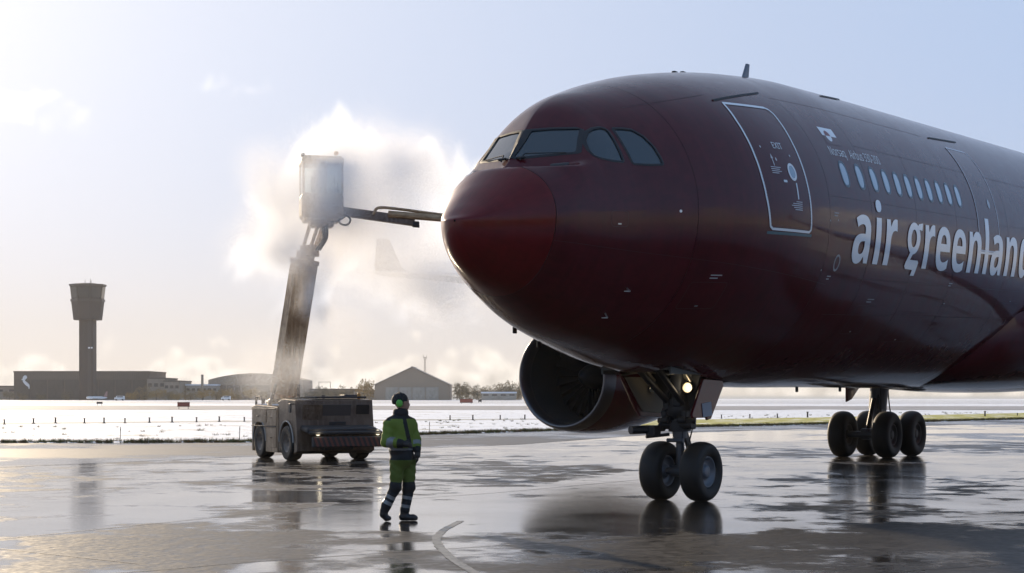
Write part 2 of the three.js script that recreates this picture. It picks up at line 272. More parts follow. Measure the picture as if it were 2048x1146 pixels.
const fN = (u) => { let i = 0; while (i < KX.length - 2 && u > KX[i + 1]) i++; return mix(KN[i], KN[i + 1], clamp01((u - KX[i]) / (KX[i + 1] - KX[i]))); };
const fY = (x) => -.289 * Math.pow(1 - clamp01(x / 7), 2.2);
function prof(x) {
  const u = Math.sqrt(Math.min(Math.max(x, 0), 12)); let T = fT(u), B = fB(u), H = fH(u), Y = fY(x);
  B -= 0.031 * Math.min(11, Math.max(0, x - 6.5)) * (1 - smooth(30, 37, x));
  if (x > 38) { const t = clamp01((x - 38) / 20); T = mix(2.82, 2.1, t * t); B = mix(-2.82, 1.5, Math.pow(t, 1.35)); H = mix(2.82, 0.35, Math.pow(t, 1.7)); Y = (T + B) / 2 * smooth(0, 0.4, t); }
  return { T, B, H, N: fN(u), Y };
}
const FN = V(-.7136, .5958, .3692), FD = -.555;     // the flat panel that holds the left front windscreen; mirrored on the right
function surf(x, phi) {
  const p = prof(x), c = Math.cos(phi), s = Math.sin(phi), e = 2 / p.N; let y, z;
  if (c > 0) { y = p.Y + (p.T - p.Y) * Math.pow(c, e); z = p.H * Math.sign(s) * Math.pow(Math.abs(s), e); } else { y = p.Y + (p.Y - p.B) * c; z = p.H * s; }
  if (y > 0.5 && x < 3) {
    const az = Math.abs(z), f = FN.x * x + FN.y * y + FN.z * az - FD, w = 0.05;
    if (f > -0.3) { const q = f - 0.5 * (f + Math.sqrt(f * f + w * w)), c0 = FN.x * x + FN.y * p.Y, t = (FD + q - c0) / (FD + f - c0), k = mix(1, t, smooth(0.52, 0.72, y) * smooth(-0.3, -0.15, f)); y = p.Y + (y - p.Y) * k; z *= k; }
  }
  return [x, y, z];
}
function zAt(x, y) {     // left-hand surface at station x and height y
  if (y > 0.4 && x > 1.1 && x < 3.1) { let a = 0, b = Math.PI / 2; for (let i = 0; i < 22; i++) { const m = (a + b) / 2; if (surf(x, m)[1] > y) a = m; else b = m; } return surf(x, (a + b) / 2)[2]; }
  const p = prof(x), dy = y - p.Y, e = dy > 0 ? p.N : 2, q = clamp01(Math.abs(dy) / (dy > 0 ? p.T - p.Y : p.Y - p.B));
  return p.H * Math.pow(Math.max(0, 1 - Math.pow(q, e)), 1 / e);
}
function normAt(x, y) { const h = 0.012, zx = (zAt(x + h, y) - zAt(x - h, y)) / (2 * h), zy = (zAt(x, y + h) - zAt(x, y - h)) / (2 * h); return V(-zx, -zy, 1).normalize(); }
function onSkin(x, y, off, side = 1) { const n = normAt(x, y), p = V(x, y, zAt(x, y)).addScaledVector(n, off); return { p: A(p.x, p.y, p.z * side), n: V(n.x, n.y, n.z * side) }; }

// paint: deep red over slightly uneven skin, with faint streaks of dirt
const skinN = tileFbm(201, 6, 4, 0.5), skinS = tileNoise(207, 64), skinG = tileFbm(209, 24, 4, 0.55);
const skinBump = dataTex(1024, 1024, (u, v) => skinN(u, v));
const skinColor = dataTex(1024, 1024, (u, v) => { const s = 0.82 + 0.16 * (skinS(u, v * 0.06) - 0.5) + 0.36 * (skinG(u, v) - 0.5); return [Math.pow(0.97 * s, 1 / 2.2), Math.pow(0.97 * s, 1 / 2.2), Math.pow(0.97 * s, 1 / 2.2)]; }, { srgb: true });
const skinRough = dataTex(512, 512, (u, v) => 0.30 + 0.25 * skinG(u, v));
const coatRough = dataTex(1024, 1024, (u, v) => { const s = skinS(u, v * .1), n = skinG(u, v); return 0.03 + 0.09 * smooth(.35, .95, s * .6 + n * .5) + 0.05 * n; });
const paint = phy({ clearcoatRoughnessMap: coatRough, specularIntensity: 0.05, color: lin(0.092, 0.0066, 0.0115), map: skinColor, roughnessMap: skinRough, roughness: 1, clearcoat: 0.7, clearcoatRoughness: 1, bumpMap: skinBump, bumpScale: 0.0035 });
const radomePaint = phy({ specularIntensity: 0.1, color: lin(0.15, 0.007, 0.0090), map: skinColor, roughness: 0.42, clearcoat: 0.5, clearcoatRoughness: 0.1, bumpMap: skinBump, bumpScale: 0.001 });
const whitePaint = phy({ color: lin(0.72, 0.74, 0.76), roughness: 0.35, clearcoat: 0.8, clearcoatRoughness: 0.08 });
const darkRubber = std({ color: lin(0.018, 0.018, 0.02), roughness: 0.6 });
const seamMat = std({ color: lin(0.035, 0.006, 0.008), roughness: 0.55 });
const bareMetal = std({ color: lin(0.55, 0.55, 0.56), metalness: 1, roughness: 0.28 });
const gearGrey = std({ color: lin(0.085, 0.09, 0.10), roughness: 0.45, metalness: 0.2 });
const gearDark = std({ color: lin(0.022, 0.023, 0.026), roughness: 0.5, metalness: 0.3 });
const tyreMat = std({ color: lin(0.0045, 0.0045, 0.005), roughness: 0.65 });
const glassMat = phy({ color: lin(0.06, 0.085, 0.10), transmission: .55, thickness: 0, roughness: 0.02, ior: 1.75 });

// cockpit windows in the body frame (x, y) on the left side
const paneFront = [[1.40, .715], [1.585, .925], [1.77, 1.135], [1.80, 1.165], [1.95, 1.18], [2.145, 1.175], [2.165, 1.15], [2.03, .965], [1.905, .785], [1.875, .765], [1.65, .735], [1.43, .705]];
const paneSide = [[2.03, .90], [2.075, .99], [2.18, 1.11], [2.28, 1.165], [2.40, 1.19], [2.455, 1.17], [2.475, 1.12], [2.452, .90], [2.425, .66], [2.40, .635], [2.25, .64], [2.08, .675], [2.005, .72], [1.995, .80]];
const paneRear = [[2.555, 1.15], [2.575, 1.18], [2.70, 1.185], [2.82, 1.17], [2.92, 1.07], [2.985, .90], [3.01, .72], [3.01, .635], [2.985, .615], [2.78, .605], [2.57, .61], [2.55, .64], [2.545, .90]];
function inside(poly, x, y) { let c = false; for (let i = 0, j = poly.length - 1; i < poly.length; j = i++) { const [xi, yi] = poly[i], [xj, yj] = poly[j]; if ((yi > y) !== (yj > y) && x < (xj - xi) * (y - yi) / (yj - yi) + xi) c = !c; } return c; }

function skinGrid(xs, nphi, cut, inset = 0) {
  const pos = [], uv = [], idx = [], w = nphi + 1, bx = [];
  for (const x of xs) for (let j = 0; j <= nphi; j++) { let [a, b, c] = surf(x, -Math.PI + j / nphi * 2 * Math.PI); if (inset) { const p = prof(x), k = 1 - inset / Math.max(0.3, Math.hypot(b - p.Y, c)); b = p.Y + (b - p.Y) * k; c *= k; } bx.push([a, b, c]); const v = A(a, b, c); pos.push(v.x, v.y, v.z); uv.push(x / 4, (j / nphi - 0.5) * 4.4); }
  for (let i = 0; i < xs.length - 1; i++) for (let j = 0; j < nphi; j++) {
    const a = i * w + j, b = a + 1, c = a + w, d = c + 1;
    if (cut) { const m = [a, b, c, d].map((k) => bx[k]), x = (m[0][0] + m[3][0]) / 2, y = (m[0][1] + m[1][1] + m[2][1] + m[3][1]) / 4, z = (m[0][2] + m[3][2]) / 2; if (cut(x, y, z)) continue; }
    idx.push(a, b, c, c, b, d);
  }
  const g = new THREE.BufferGeometry(); g.setAttribute('position', new THREE.Float32BufferAttribute(pos, 3)); g.setAttribute('uv', new THREE.Float32BufferAttribute(uv, 2)); g.setIndex(idx); g.computeVertexNormals();
  const n = g.attributes.normal; for (let i = 0; i < xs.length; i++) { const a = i * w, b = a + nphi, v = V(n.getX(a) + n.getX(b), n.getY(a) + n.getY(b), n.getZ(a) + n.getZ(b)).normalize(); n.setXYZ(a, v.x, v.y, v.z); n.setXYZ(b, v.x, v.y, v.z); }
  return g;
}
const range = (a, b, n) => Array.from({ length: n + 1 }, (_, i) => a + (b - a) * i / n);
const cockpitCut = (x, y, z) => x < 3.1 && x > 1.3 && y > 0.58 && [paneFront, paneSide, paneRear].some((p) => inside(p, x, y) && Math.abs(z) > 0.02);
// nose gear bay opening in the belly
const bayCut = (x, y, z) => y < -1.8 && x > 5.15 && x < 7.35 && Math.abs(z) < 0.64;
const RADOME = 1.09;
mesh('radome', skinGrid([...range(0, 1, 46).map((t) => 0.0004 + t * t * (RADOME - 0.0004))], 160), radomePaint, aircraft);
mesh('cockpit_section', skinGrid([...range(RADOME + 0.004, 1.3, 10), ...range(1.31, 3.08, 170)], 560, cockpitCut), paint, aircraft);
mesh('fuselage', skinGrid([...range(3.08, 5.1, 26), ...range(5.15, 7.35, 44), ...range(7.45, 12, 30), ...range(12.6, 38, 40), ...range(39, 58, 20)], 280, bayCut), paint, aircraft);

// strips and patches that follow the skin
function ribbon(pts, w, off, side = 1, closed = true, thick = 0) {
  const P = []; const n = pts.length, m = closed ? n : n - 1;
  for (let i = 0; i < m; i++) { const [x0, y0] = pts[i], [x1, y1] = pts[(i + 1) % n], L = Math.hypot(x1 - x0, y1 - y0), k = Math.max(1, Math.ceil(L / 0.05)); for (let j = 0; j < k; j++) P.push([mix(x0, x1, j / k), mix(y0, y1, j / k)]); }
  if (!closed) P.push(pts[n - 1]);
  const N = P.length, pos = [], nor = [], idx = [], uv = [];
  for (let i = 0; i < N; i++) {
    const a = P[closed ? (i - 1 + N) % N : Math.max(0, i - 1)], b = P[closed ? (i + 1) % N : Math.min(N - 1, i + 1)], dx = b[0] - a[0], dy = b[1] - a[1], L = Math.hypot(dx, dy) || 1, ox = -dy / L * w / 2, oy = dx / L * w / 2;
    for (const s of [-1, 0, 1]) { const q = onSkin(P[i][0] + ox * s, P[i][1] + oy * s, off + (s === 0 ? thick : 0), side); pos.push(q.p.x, q.p.y, q.p.z); nor.push(q.n.x, q.n.y, q.n.z); uv.push(P[i][0], P[i][1]); }
  }
  for (let i = 0; i < (closed ? N : N - 1); i++) { const a = i * 3, b = ((i + 1) % N) * 3; for (const k of [0, 1]) idx.push(a + k, a + k + 1, b + k, b + k, a + k + 1, b + k + 1); }
  { const v = (i) => V(pos[i * 3], pos[i * 3 + 1], pos[i * 3 + 2]), c = v(idx[1]).sub(v(idx[0])).cross(v(idx[2]).sub(v(idx[0]))); if (c.dot(V(nor[0], nor[1], nor[2])) < 0) for (let i = 0; i < idx.length; i += 3) { const t = idx[i]; idx[i] = idx[i + 1]; idx[i + 1] = t; } }
  const g = new THREE.BufferGeometry(); g.setAttribute('position', new THREE.Float32BufferAttribute(pos, 3)); g.setAttribute('normal', new THREE.Float32BufferAttribute(nor, 3)); g.setAttribute('uv', new THREE.Float32BufferAttribute(uv, 2)); g.setIndex(idx);
  if (thick) g.computeVertexNormals();
  return g;
}
function drape(flat, off, side = 1, edgeLen = 0.07) {     // a flat geometry in (x, y) laid on the skin
  let g = flat.index ? flat.toNonIndexed() : flat; for (const k of Object.keys(g.attributes)) if (k !== 'position') g.deleteAttribute(k);
  g = new TessellateModifier(edgeLen, 7).modify(g);
  const p = g.attributes.position, n = new Float32Array(p.count * 3), uv = new Float32Array(p.count * 2);
  for (let i = 0; i < p.count; i++) { const x = p.getX(i), y = p.getY(i), q = onSkin(x, y, off, side); p.setXYZ(i, q.p.x, q.p.y, q.p.z); n.set([q.n.x, q.n.y, q.n.z], i * 3); uv.set([x, y], i * 2); }
  { const v = (i) => V(p.getX(i), p.getY(i), p.getZ(i)); for (let i = 0; i < p.count; i += 3) { const a = v(i), b = v(i + 1), c = v(i + 2); if (b.clone().sub(a).cross(c.clone().sub(a)).dot(V(n[i * 3], n[i * 3 + 1], n[i * 3 + 2])) < 0) { p.setXYZ(i, b.x, b.y, b.z); p.setXYZ(i + 1, a.x, a.y, a.z); for (let k = 0; k < 3; k++) { const t = n[i * 3 + k]; n[i * 3 + k] = n[i * 3 + 3 + k]; n[i * 3 + 3 + k] = t; } } } }
  g.setAttribute('normal', new THREE.BufferAttribute(n, 3)); g.setAttribute('uv', new THREE.BufferAttribute(uv, 2)); return g;
}
const shapeOf = (pts) => new THREE.Shape(pts.map(([x, y]) => new THREE.Vector2(x, y)));
const patch = (pts, off, side = 1, e = 0.07) => drape(new THREE.ShapeGeometry(shapeOf(pts)), off, side, e);
function roundRect(x0, y0, x1, y1, r, n = 6) { const o = []; for (const [cx, cy, a] of [[x1 - r, y1 - r, 0], [x0 + r, y1 - r, 90], [x0 + r, y0 + r, 180], [x1 - r, y0 + r, 270]]) for (let i = 0; i <= n; i++) { const t = R(a + 90 * i / n); o.push([cx + r * Math.cos(t), cy + r * Math.sin(t)]); } return o; }
const oval = (cx, cy, rx, ry, n = 24, p = 2.6) => Array.from({ length: n }, (_, i) => { const t = i / n * 2 * Math.PI, c = Math.cos(t), s = Math.sin(t); return [cx + rx * Math.sign(c) * Math.abs(c) ** (2 / p), cy + ry * Math.sign(s) * Math.abs(s) ** (2 / p)]; });
const rings = (x, a0, a1, w, off = 0.002) => { const pos = [], nor = [], idx = [], uv = [], n = 120; for (let i = 0; i <= n; i++) { const f = mix(a0, a1, i / n); for (const s of [-1, 1]) { const [a, b, c] = surf(x + s * w / 2, f), [, b2, c2] = surf(x, f), p = prof(x), r = V(0, b2 - p.Y, c2).normalize(), v = A(a, b, c).addScaledVector(r, off); pos.push(v.x, v.y, v.z); nor.push(r.x, r.y, r.z); uv.push(a, f); } } for (let i = 0; i < n; i++) { const a = i * 2; idx.push(a, a + 1, a + 2, a + 2, a + 1, a + 3); } const g = new THREE.BufferGeometry(); g.setAttribute('position', new THREE.Float32BufferAttribute(pos, 3)); g.setAttribute('normal', new THREE.Float32BufferAttribute(nor, 3)); g.setAttribute('uv', new THREE.Float32BufferAttribute(uv, 2)); g.setIndex(idx); return g; };

// cockpit: three panes a side, set in dark frames, a dim flight deck behind them
for (const side of [1, -1]) for (const pts of [paneFront, paneSide, paneRear]) {
  const w = part('cockpit_window', aircraft);
  mesh('frame', ribbon(pts, 0.036, 0.002, side, true, 0.008), darkRubber, w);
  mesh('pane', patch(pts, -0.012, side, 0.12), glassMat, w);
}
{
  const deckGrey = std({ color: lin(0.05, 0.055, 0.06), roughness: 0.8 }), seatMat = std({ color: lin(0.10, 0.12, 0.15), roughness: 0.85 }), panelMat = std({ color: lin(0.03, 0.032, 0.036), roughness: 0.5 });
  const d = part('flight_deck', aircraft);
  mesh('lining', skinGrid([...range(1.34, 3.3, 40)], 90, (x, y, z) => (x < 3.06 && y > 0.55 && [paneFront, paneSide, paneRear].some((p) => { const cx = p.reduce((s, q) => s + q[0], 0) / p.length, cy = p.reduce((s, q) => s + q[1], 0) / p.length; return inside(p.map(([a, b]) => [cx + (a - cx) * 1.12, cy + (b - cy) * 1.12]), x, y); })), 0.07), deckGrey, d);
  { const sh = new THREE.Shape(); for (let i = 0; i < 60; i++) { const [, y, z] = surf(3.28, i / 60 * 2 * Math.PI), v = A(3.28, y * .96, z * .96); i ? sh.lineTo(-v.z, v.y) : sh.moveTo(-v.z, v.y); } mesh('bulkhead', new THREE.ShapeGeometry(sh).rotateY(-Math.PI / 2).translate(3.28 - NOSEGEAR, 0, 0), deckGrey, d); }
  mesh('floor', box(1.9, 0.04, 2.3, 2.36 - NOSEGEAR, AXIS_Y - 0.62, 0, 0.005), deckGrey, d);
  mesh('glareshield', clean([box(0.42, 0.10, 1.7, 1.78 - NOSEGEAR, AXIS_Y + 0.42, 0, 0.04, 0, 0, 0.15), box(0.06, 0.55, 1.6, 1.9 - NOSEGEAR, AXIS_Y + 0.1, 0, 0.02)]), panelMat, d);
  for (const s of [1, -1]) mesh('seat', clean([box(0.14, 0.78, 0.50, 2.95 - NOSEGEAR, AXIS_Y + 0.30, s * 0.62, 0.05, 0, 0, -0.12), box(0.12, 0.24, 0.28, 3.0 - NOSEGEAR, AXIS_Y + 0.74, s * 0.62, 0.05, 0, 0, -0.12), box(0.5, 0.14, 0.5, 2.72 - NOSEGEAR, AXIS_Y - 0.08, s * 0.62, 0.04)]), seatMat, d);
  // sun visors and a folded chart in the left windscreen
  mesh('sun_visor', clean([box(0.012, 0.03, 0.30, 1.78 - NOSEGEAR, AXIS_Y + 0.55, 0.42, 0.004)]), std({ color: lin(0.6, 0.58, 0.52), roughness: 0.7 }), d);
}
// windscreen wipers at the foot of the front panes
for (const side of [1, -1]) { const a = onSkin(1.42, .655, 0.03, side).p, b = onSkin(1.52, .76, 0.03, side).p, c = onSkin(1.80, .76, 0.02, side).p; mesh('windscreen_wiper', clean([bar(a, b, 0.012), bar(b, c, 0.008), bar(onSkin(1.43, .70, 0.02, side).p, onSkin(1.47, .68, 0.05, side).p, 0.02)]), darkRubber, aircraft); }

// cabin doors
const doorOutline = (x0, x1, y0, y1, rt, rb) => { const o = []; for (const [cx, cy, a, r] of [[x1 - rt, y1 - rt, 0, rt], [x0 + 0.04, y1 - 0.04, 90, 0.04], [x0 + rb, y0 + rb, 180, rb], [x1 - rb, y0 + rb, 270, rb]]) for (let i = 0; i <= 5; i++) { const t = R(a + 18 * i); o.push([cx + r * Math.cos(t), cy + r * Math.sin(t)]); } return o; };
const font = await new FontLoader().loadAsync('fonts/droid/droid_sans_bold.typeface.json');
const fontR = await new FontLoader().loadAsync('fonts/droid/droid_sans_regular.typeface.json');
function lettering(text, f, size, x, y, sx, sy, off, edgeLen) { const shapes = f.generateShapes(text, size), g = new THREE.ShapeGeometry(shapes, 5); g.scale(sx, sy, 1); g.translate(x, y, 0); return drape(g, off, 1, edgeLen); }
const tealEdge = std({ color: lin(0.05, 0.12, 0.14), roughness: 0.4 });
const glassBlue = phy({ color: lin(0.20, 0.30, 0.38), roughness: 0.06, clearcoat: 1, clearcoatRoughness: 0.03 });
{
  const d = part('cabin_door', aircraft), o = [[4.92, 1.765], [5.5, 1.775], [5.98, 1.785], [6.06, 1.76], [6.095, 1.69], [6.065, 1.45], [6.03, 1.18], [6.02, .85], [6.03, .5], [6.06, .1], [6.085, -.2], [6.08, -.27], [6.03, -.31], [5.5, -.305], [4.97, -.30], [4.91, -.26], [4.875, -.1], [4.81, .2], [4.775, .5], [4.765, .85], [4.785, 1.2], [4.82, 1.45], [4.905, 1.74]], oIn = o.map(([x, y]) => [5.42 + (x - 5.42) * .965, .735 + (y - .735) * .975]);
  mesh('door_panel', patch(o, 0.006, 1, 0.12), paint, d);
  mesh('door_gap', ribbon(oIn, 0.012, 0.009), seamMat, d);
  mesh('door_outline', ribbon(o, 0.040, 0.009), whitePaint, d);
  mesh('sill_plate', clean([patch(roundRect(4.84, -0.385, 6.13, -0.34, 0.02), 0.004)]), tealEdge, d);
  mesh('porthole', patch(oval(5.63, .645, .075, .10, 28, 2), 0.011, 1, 0.04), glassBlue, d);
  mesh('porthole_ring', ribbon(oval(5.63, .645, .098, .125, 28, 2), 0.042, 0.012, 1, true, 0.006), whitePaint, d);
  mesh('exit_sign', lettering('EXIT', fontR, 0.105, 5.33, 1.02, 1.0, 1.0, 0.011, 0.05), whitePaint, d);
  mesh('door_handle', patch(roundRect(5.655, .20, 5.69, .47, 0.012), 0.012), whitePaint, d);
  mesh('door_latch', patch(roundRect(5.32, .46, 5.42, .50, 0.015), 0.012), whitePaint, d);
  const marks = [patch(roundRect(5.17, .72, 5.19, .86, .006), 0.011), patch(oval(5.0, 1.02, .016, .02, 12, 2), 0.011), patch(oval(5.72, .92, .016, .02, 12, 2), 0.011), patch([[5.15, .84], [5.18, .92], [5.21, .84]], 0.011), patch(oval(5.28, .83, .018, .03, 12, 2), 0.011)];
  for (let i = 0; i < 4; i++) marks.push(patch(roundRect(5.07, .69 - i * .032, 5.07 + [.26, .22, .26, .18][i], .702 - i * .032, .003), 0.011));
  for (let i = 0; i < 5; i++) marks.push(patch(roundRect(5.60 - [0, .1, .14, .08, .04][i], .155 - i * .032, 5.78, .167 - i * .032, .003), 0.011));
  mesh('door_markings', clean(marks), std({ color: lin(0.6, 0.58, 0.6), roughness: 0.5 }), d);
  const d2 = part('cabin_door', aircraft), o2 = doorOutline(14.02, 15.28, -0.27, 1.86, 0.2, 0.08);
  mesh('door_panel', patch(o2, 0.006, 1, 0.15), paint, d2);
  mesh('door_outline', ribbon(o2, 0.030, 0.009), std({ color: lin(0.70, 0.68, 0.70), roughness: 0.45 }), d2);
  mesh('sill_plate', patch(roundRect(13.98, -0.335, 15.32, -0.29, 0.015), 0.012), whitePaint, d2);
  mesh('porthole', patch(oval(14.86, .72, .07, .10, 24, 2), 0.012, 1, 0.05), std({ color: lin(0.45, 0.47, 0.5), roughness: 0.3 }), d2);
  mesh('exit_sign', lettering('EXIT', fontR, 0.09, 14.55, 1.08, 1, 1, 0.011, 0.05), std({ color: lin(0.42, 0.40, 0.42), roughness: 0.5 }), d2);
}
// passenger windows: plain pale blue gloss panes
[7.57, 8.20, 8.81, 9.37, 9.915, 10.44, 10.975, 11.50, 12.03, 12.56, 13.10].forEach((x) => {
  const w = part('passenger_window', aircraft);
  mesh('frame', ribbon(oval(x, .765, .135, .215), 0.045, 0.003, 1, true, 0.006), std({ color: lin(0.06, 0.10, 0.13), roughness: 0.35 }), w);
  mesh('pane', patch(oval(x, .765, .12, .20), 0.002, 1, 0.1), glassBlue, w);
});
// lettering
{
  const adv = (s, f) => { let w = 0; for (const c of s) w += f.data.glyphs[c].ha; return w / f.data.resolution; };
  const probe = new THREE.ShapeGeometry(font.generateShapes('x', 1)); probe.computeBoundingBox(); const xh = probe.boundingBox.max.y;
  const sy = 0.81 / xh, sx = (14.32 - 7.66) / adv('air green', font);
  const nameMat = phy({ color: lin(0.80, 0.81, 0.83), roughness: 0.35, clearcoat: 0.8, clearcoatRoughness: 0.08 }), xAfter = (t) => 7.63 + adv(t, font) * sx, H = 0.81, Y = -0.735;
  const name = part('company_lettering', aircraft), letter = (t, x) => { for (let i = 0; i < t.length; i++) if (t[i] !== ' ' && t[i] !== 'g') font.generateShapes(t[i], 1).forEach((sh, k) => mesh(k ? 'letter_dot' : 'letter_' + t[i], drape(new THREE.ShapeGeometry(sh, 5).scale(sx, sy, 1).translate(x(t.slice(0, i)), Y, 0), 0.012, 1, 0.09), nameMat, name)); };
  letter('air greenland', xAfter);
  { // the g: a closed bowl with an ear, and a flat hooked foot instead of a descender
    const gx = xAfter('air ') + 0.05, W = adv('g', font) * sx * 0.92, at = ([x, y]) => [gx + x * W, Y + y * H], el = (rx, ry) => Array.from({ length: 36 }, (_, i) => at([.45 + rx * Math.cos(i / 36 * 2 * Math.PI), .655 + ry * Math.sin(i / 36 * 2 * Math.PI)])), ring = shapeOf(el(.41, .36)); ring.holes.push(new THREE.Path(el(.175, .20).map(([x, y]) => new THREE.Vector2(x, y))));
    const g = part('letter_g', name); mesh('bowl', drape(new THREE.ShapeGeometry(ring), 0.012, 1, 0.09), nameMat, g);
    mesh('ear', patch([[.62, .90], [.74, .99], [1.0, 1.02], [.96, .85], [.80, .86]].map(at), 0.0135, 1, 0.09), nameMat, g);
    mesh('foot', patch([[.30, .36], [.10, .12], [.06, .02], [.14, -.04], [.60, -.05], [.56, -.18], [.80, -.18], [.90, .12], [.84, .165], [.34, .17], [.50, .34]].map(at), 0.0145, 1, 0.09), nameMat, g);
  }
  const s2 = 0.155, sx2 = (9.48 - 7.36) / (adv('Norsaq   Airbus 330-200', fontR) * s2);
  mesh('name_lettering', lettering('Norsaq   Airbus 330-200', fontR, s2, 7.30, 1.085, sx2, 1, 0.005, 0.08), std({ color: lin(0.8, 0.8, 0.8), roughness: 0.4 }), aircraft);
  const fl = part('flag', aircraft), half = (up) => { const o = []; for (let i = 0; i <= 16; i++) { const t = Math.PI * i / 16; o.push([7.61 + .10 * Math.cos(t), 1.445 + (up ? 1 : -1) * .10 * Math.sin(t)]); } return o; };
  mesh('white_field', patch([[7.40, 1.445], [7.94, 1.445], [7.94, 1.60], [7.40, 1.60]], 0.004), whitePaint, fl);
  mesh('red_field', patch([[7.40, 1.29], [7.94, 1.29], [7.94, 1.445], [7.40, 1.445]], 0.004), paint, fl);
  mesh('half_disc', patch(half(true), 0.006), std({ color: lin(0.16, 0.012, 0.02), roughness: 0.4 }), fl);
  mesh('half_disc', patch(half(false), 0.006), whitePaint, fl);
  mesh('ring_marking', ribbon(oval(7.22, -.765, .095, .125, 28, 2), 0.034, 0.004), std({ color: lin(0.42, 0.40, 0.40), roughness: 0.5 }), aircraft);
}
// joints in the skin, gutters over the doors, probes, antennas
mesh('radome_joint', rings(RADOME, -Math.PI, Math.PI, 0.007), seamMat, aircraft);
for (const x of [3.45, 6.75, 8.45, 10.6, 12.75, 15.9, 18.4]) mesh('panel_seam', rings(x, -Math.PI * 0.97, Math.PI * 0.97, 0.004), seamMat, aircraft);
for (const [y0, y1, x0, x1] of [[-.58, -1.13, 1.1, 7.06], [1.35, 1.3, 8.5, 18.4], [2.05, 2.0, 6.6, 13], [-1.62, -1.62, 7.5, 18], [.34, .34, 6.7, 14], [.30, .34, 15.3, 19], [-1.0, -1.05, 8.2, 18.4], [1.55, 1.9, 3.0, 4.7]]) mesh('panel_seam', ribbon([[x0, y0], [mix(x0, x1, .5), mix(y0, y1, .5)], [x1, y1]], 0.005, 0.002, 1, false), seamMat, aircraft);
for (const p of [[[4.75, 1.80], [5.2, 1.895], [5.8, 2.01], [6.43, 2.12]], [[9.75, 2.50], [10.94, 2.585]], [[13.45, 2.02], [15.33, 2.115]]]) mesh('rain_gutter', ribbon(p, 0.035, 0.004, 1, false, 0.02), darkRubber, aircraft);
{
  const fin = (x0, x1, xt, h, w, y0) => { const s = new THREE.Shape([[x0, 0], [x1, 0], [xt + 0.07, h], [xt, h]].map(([a, b]) => new THREE.Vector2(a - NOSEGEAR, b))), g = new THREE.ExtrudeGeometry(s, { depth: w, bevelEnabled: true, bevelSize: 0.012, bevelThickness: 0.012, bevelSegments: 2 }); return g.translate(0, y0, -w / 2); };
  mesh('blade_antenna', fin(9.02, 9.25, 9.24, 0.37, 0.03, AXIS_Y + 2.80 + 2.5 * SLOPE), std({ color: lin(0.14, 0.16, 0.2), roughness: 0.35 }), aircraft);
  for (const x of [6.45, 6.75, 10.1, 10.6]) { const [, y] = surf(x, 0), a = A(x, y, 0); mesh('roof_fitting', box(0.12, 0.05, 0.08, a.x, a.y + 0.01, a.z, 0.02), darkRubber, aircraft); }
  const probe = (x, y, off, len, side = 1) => { const q = onSkin(x, y, off, side), e = q.p.clone().add(V(-len, -0.01, 0)); return clean([bar(onSkin(x, y, -0.02, side).p, q.p, 0.014, 0.011), bar(q.p, e, 0.011, 0.006)]); };
  mesh('pitot_probe', probe(2.60, -1.25, 0.09, 0.16), bareMetal, aircraft);
  mesh('pitot_probe', probe(2.54, -1.62, 0.09, 0.16), bareMetal, aircraft);
  mesh('static_port', patch(oval(3.16, -.09, .022, .022, 14, 2), 0.004, 1, 0.05), bareMetal, aircraft);
  for (const [x, y] of [[6.75, -.08], [7.05, -.06], [6.72, -.9]]) mesh('static_port', patch(oval(x, y, .016, .016, 12, 2), 0.004, 1, 0.05), std({ color: lin(.5, .5, .5), roughness: .4 }), aircraft);
  const mast = (x, z, h) => { const p = prof(x), y = p.B * Math.sqrt(Math.max(0, 1 - (z / p.H) ** 2)), a = A(x, y, z); return box(0.10, h, 0.03, a.x, a.y - h / 2 + 0.02, a.z, 0.012); };
  for (const [x, z, h] of [[2.9, -.95, .14], [3.9, -1.15, .14], [7.75, 0, .10], [11.9, -.2, .12], [13.6, 0, .1]]) mesh('drain_mast', mast(x, z, h), darkRubber, aircraft);
}

// rows of service panels and small stencils low on the left side
for (const [x0, y0, x1, y1] of [[3.6, -1.55, 4.3, -1.15], [8.7, -1.95, 9.5, -1.45], [10.9, -2.1, 12.1, -1.55], [12.6, -1.4, 13.1, -1.05], [2.0, -.35, 2.3, -.12], [16.2, -1.3, 17.3, -.75]]) { const a = part('access_panel', aircraft); mesh('panel_gap', ribbon(roundRect(x0, y0, x1, y1, .05, 4), .006, .003), seamMat, a); mesh('latch', patch(roundRect((x0 + x1) / 2 - .03, y0 + .03, (x0 + x1) / 2 + .03, y0 + .05, .005), .004), bareMetal, a); }
const stencilMat = std({ color: lin(.45, .43, .43), roughness: .5 });
for (const [x, y, w] of [[3.9, -1.05, .22], [9.0, -1.35, .3], [6.9, .05, .18], [12.7, -.98, .2], [7.0, -1.0, .14]]) for (const k of [0, 1]) mesh('stencil', patch(roundRect(x, y - k * .045, x + w * (1 - .3 * k), y + .016 - k * .045, .004), .004), stencilMat, aircraft);
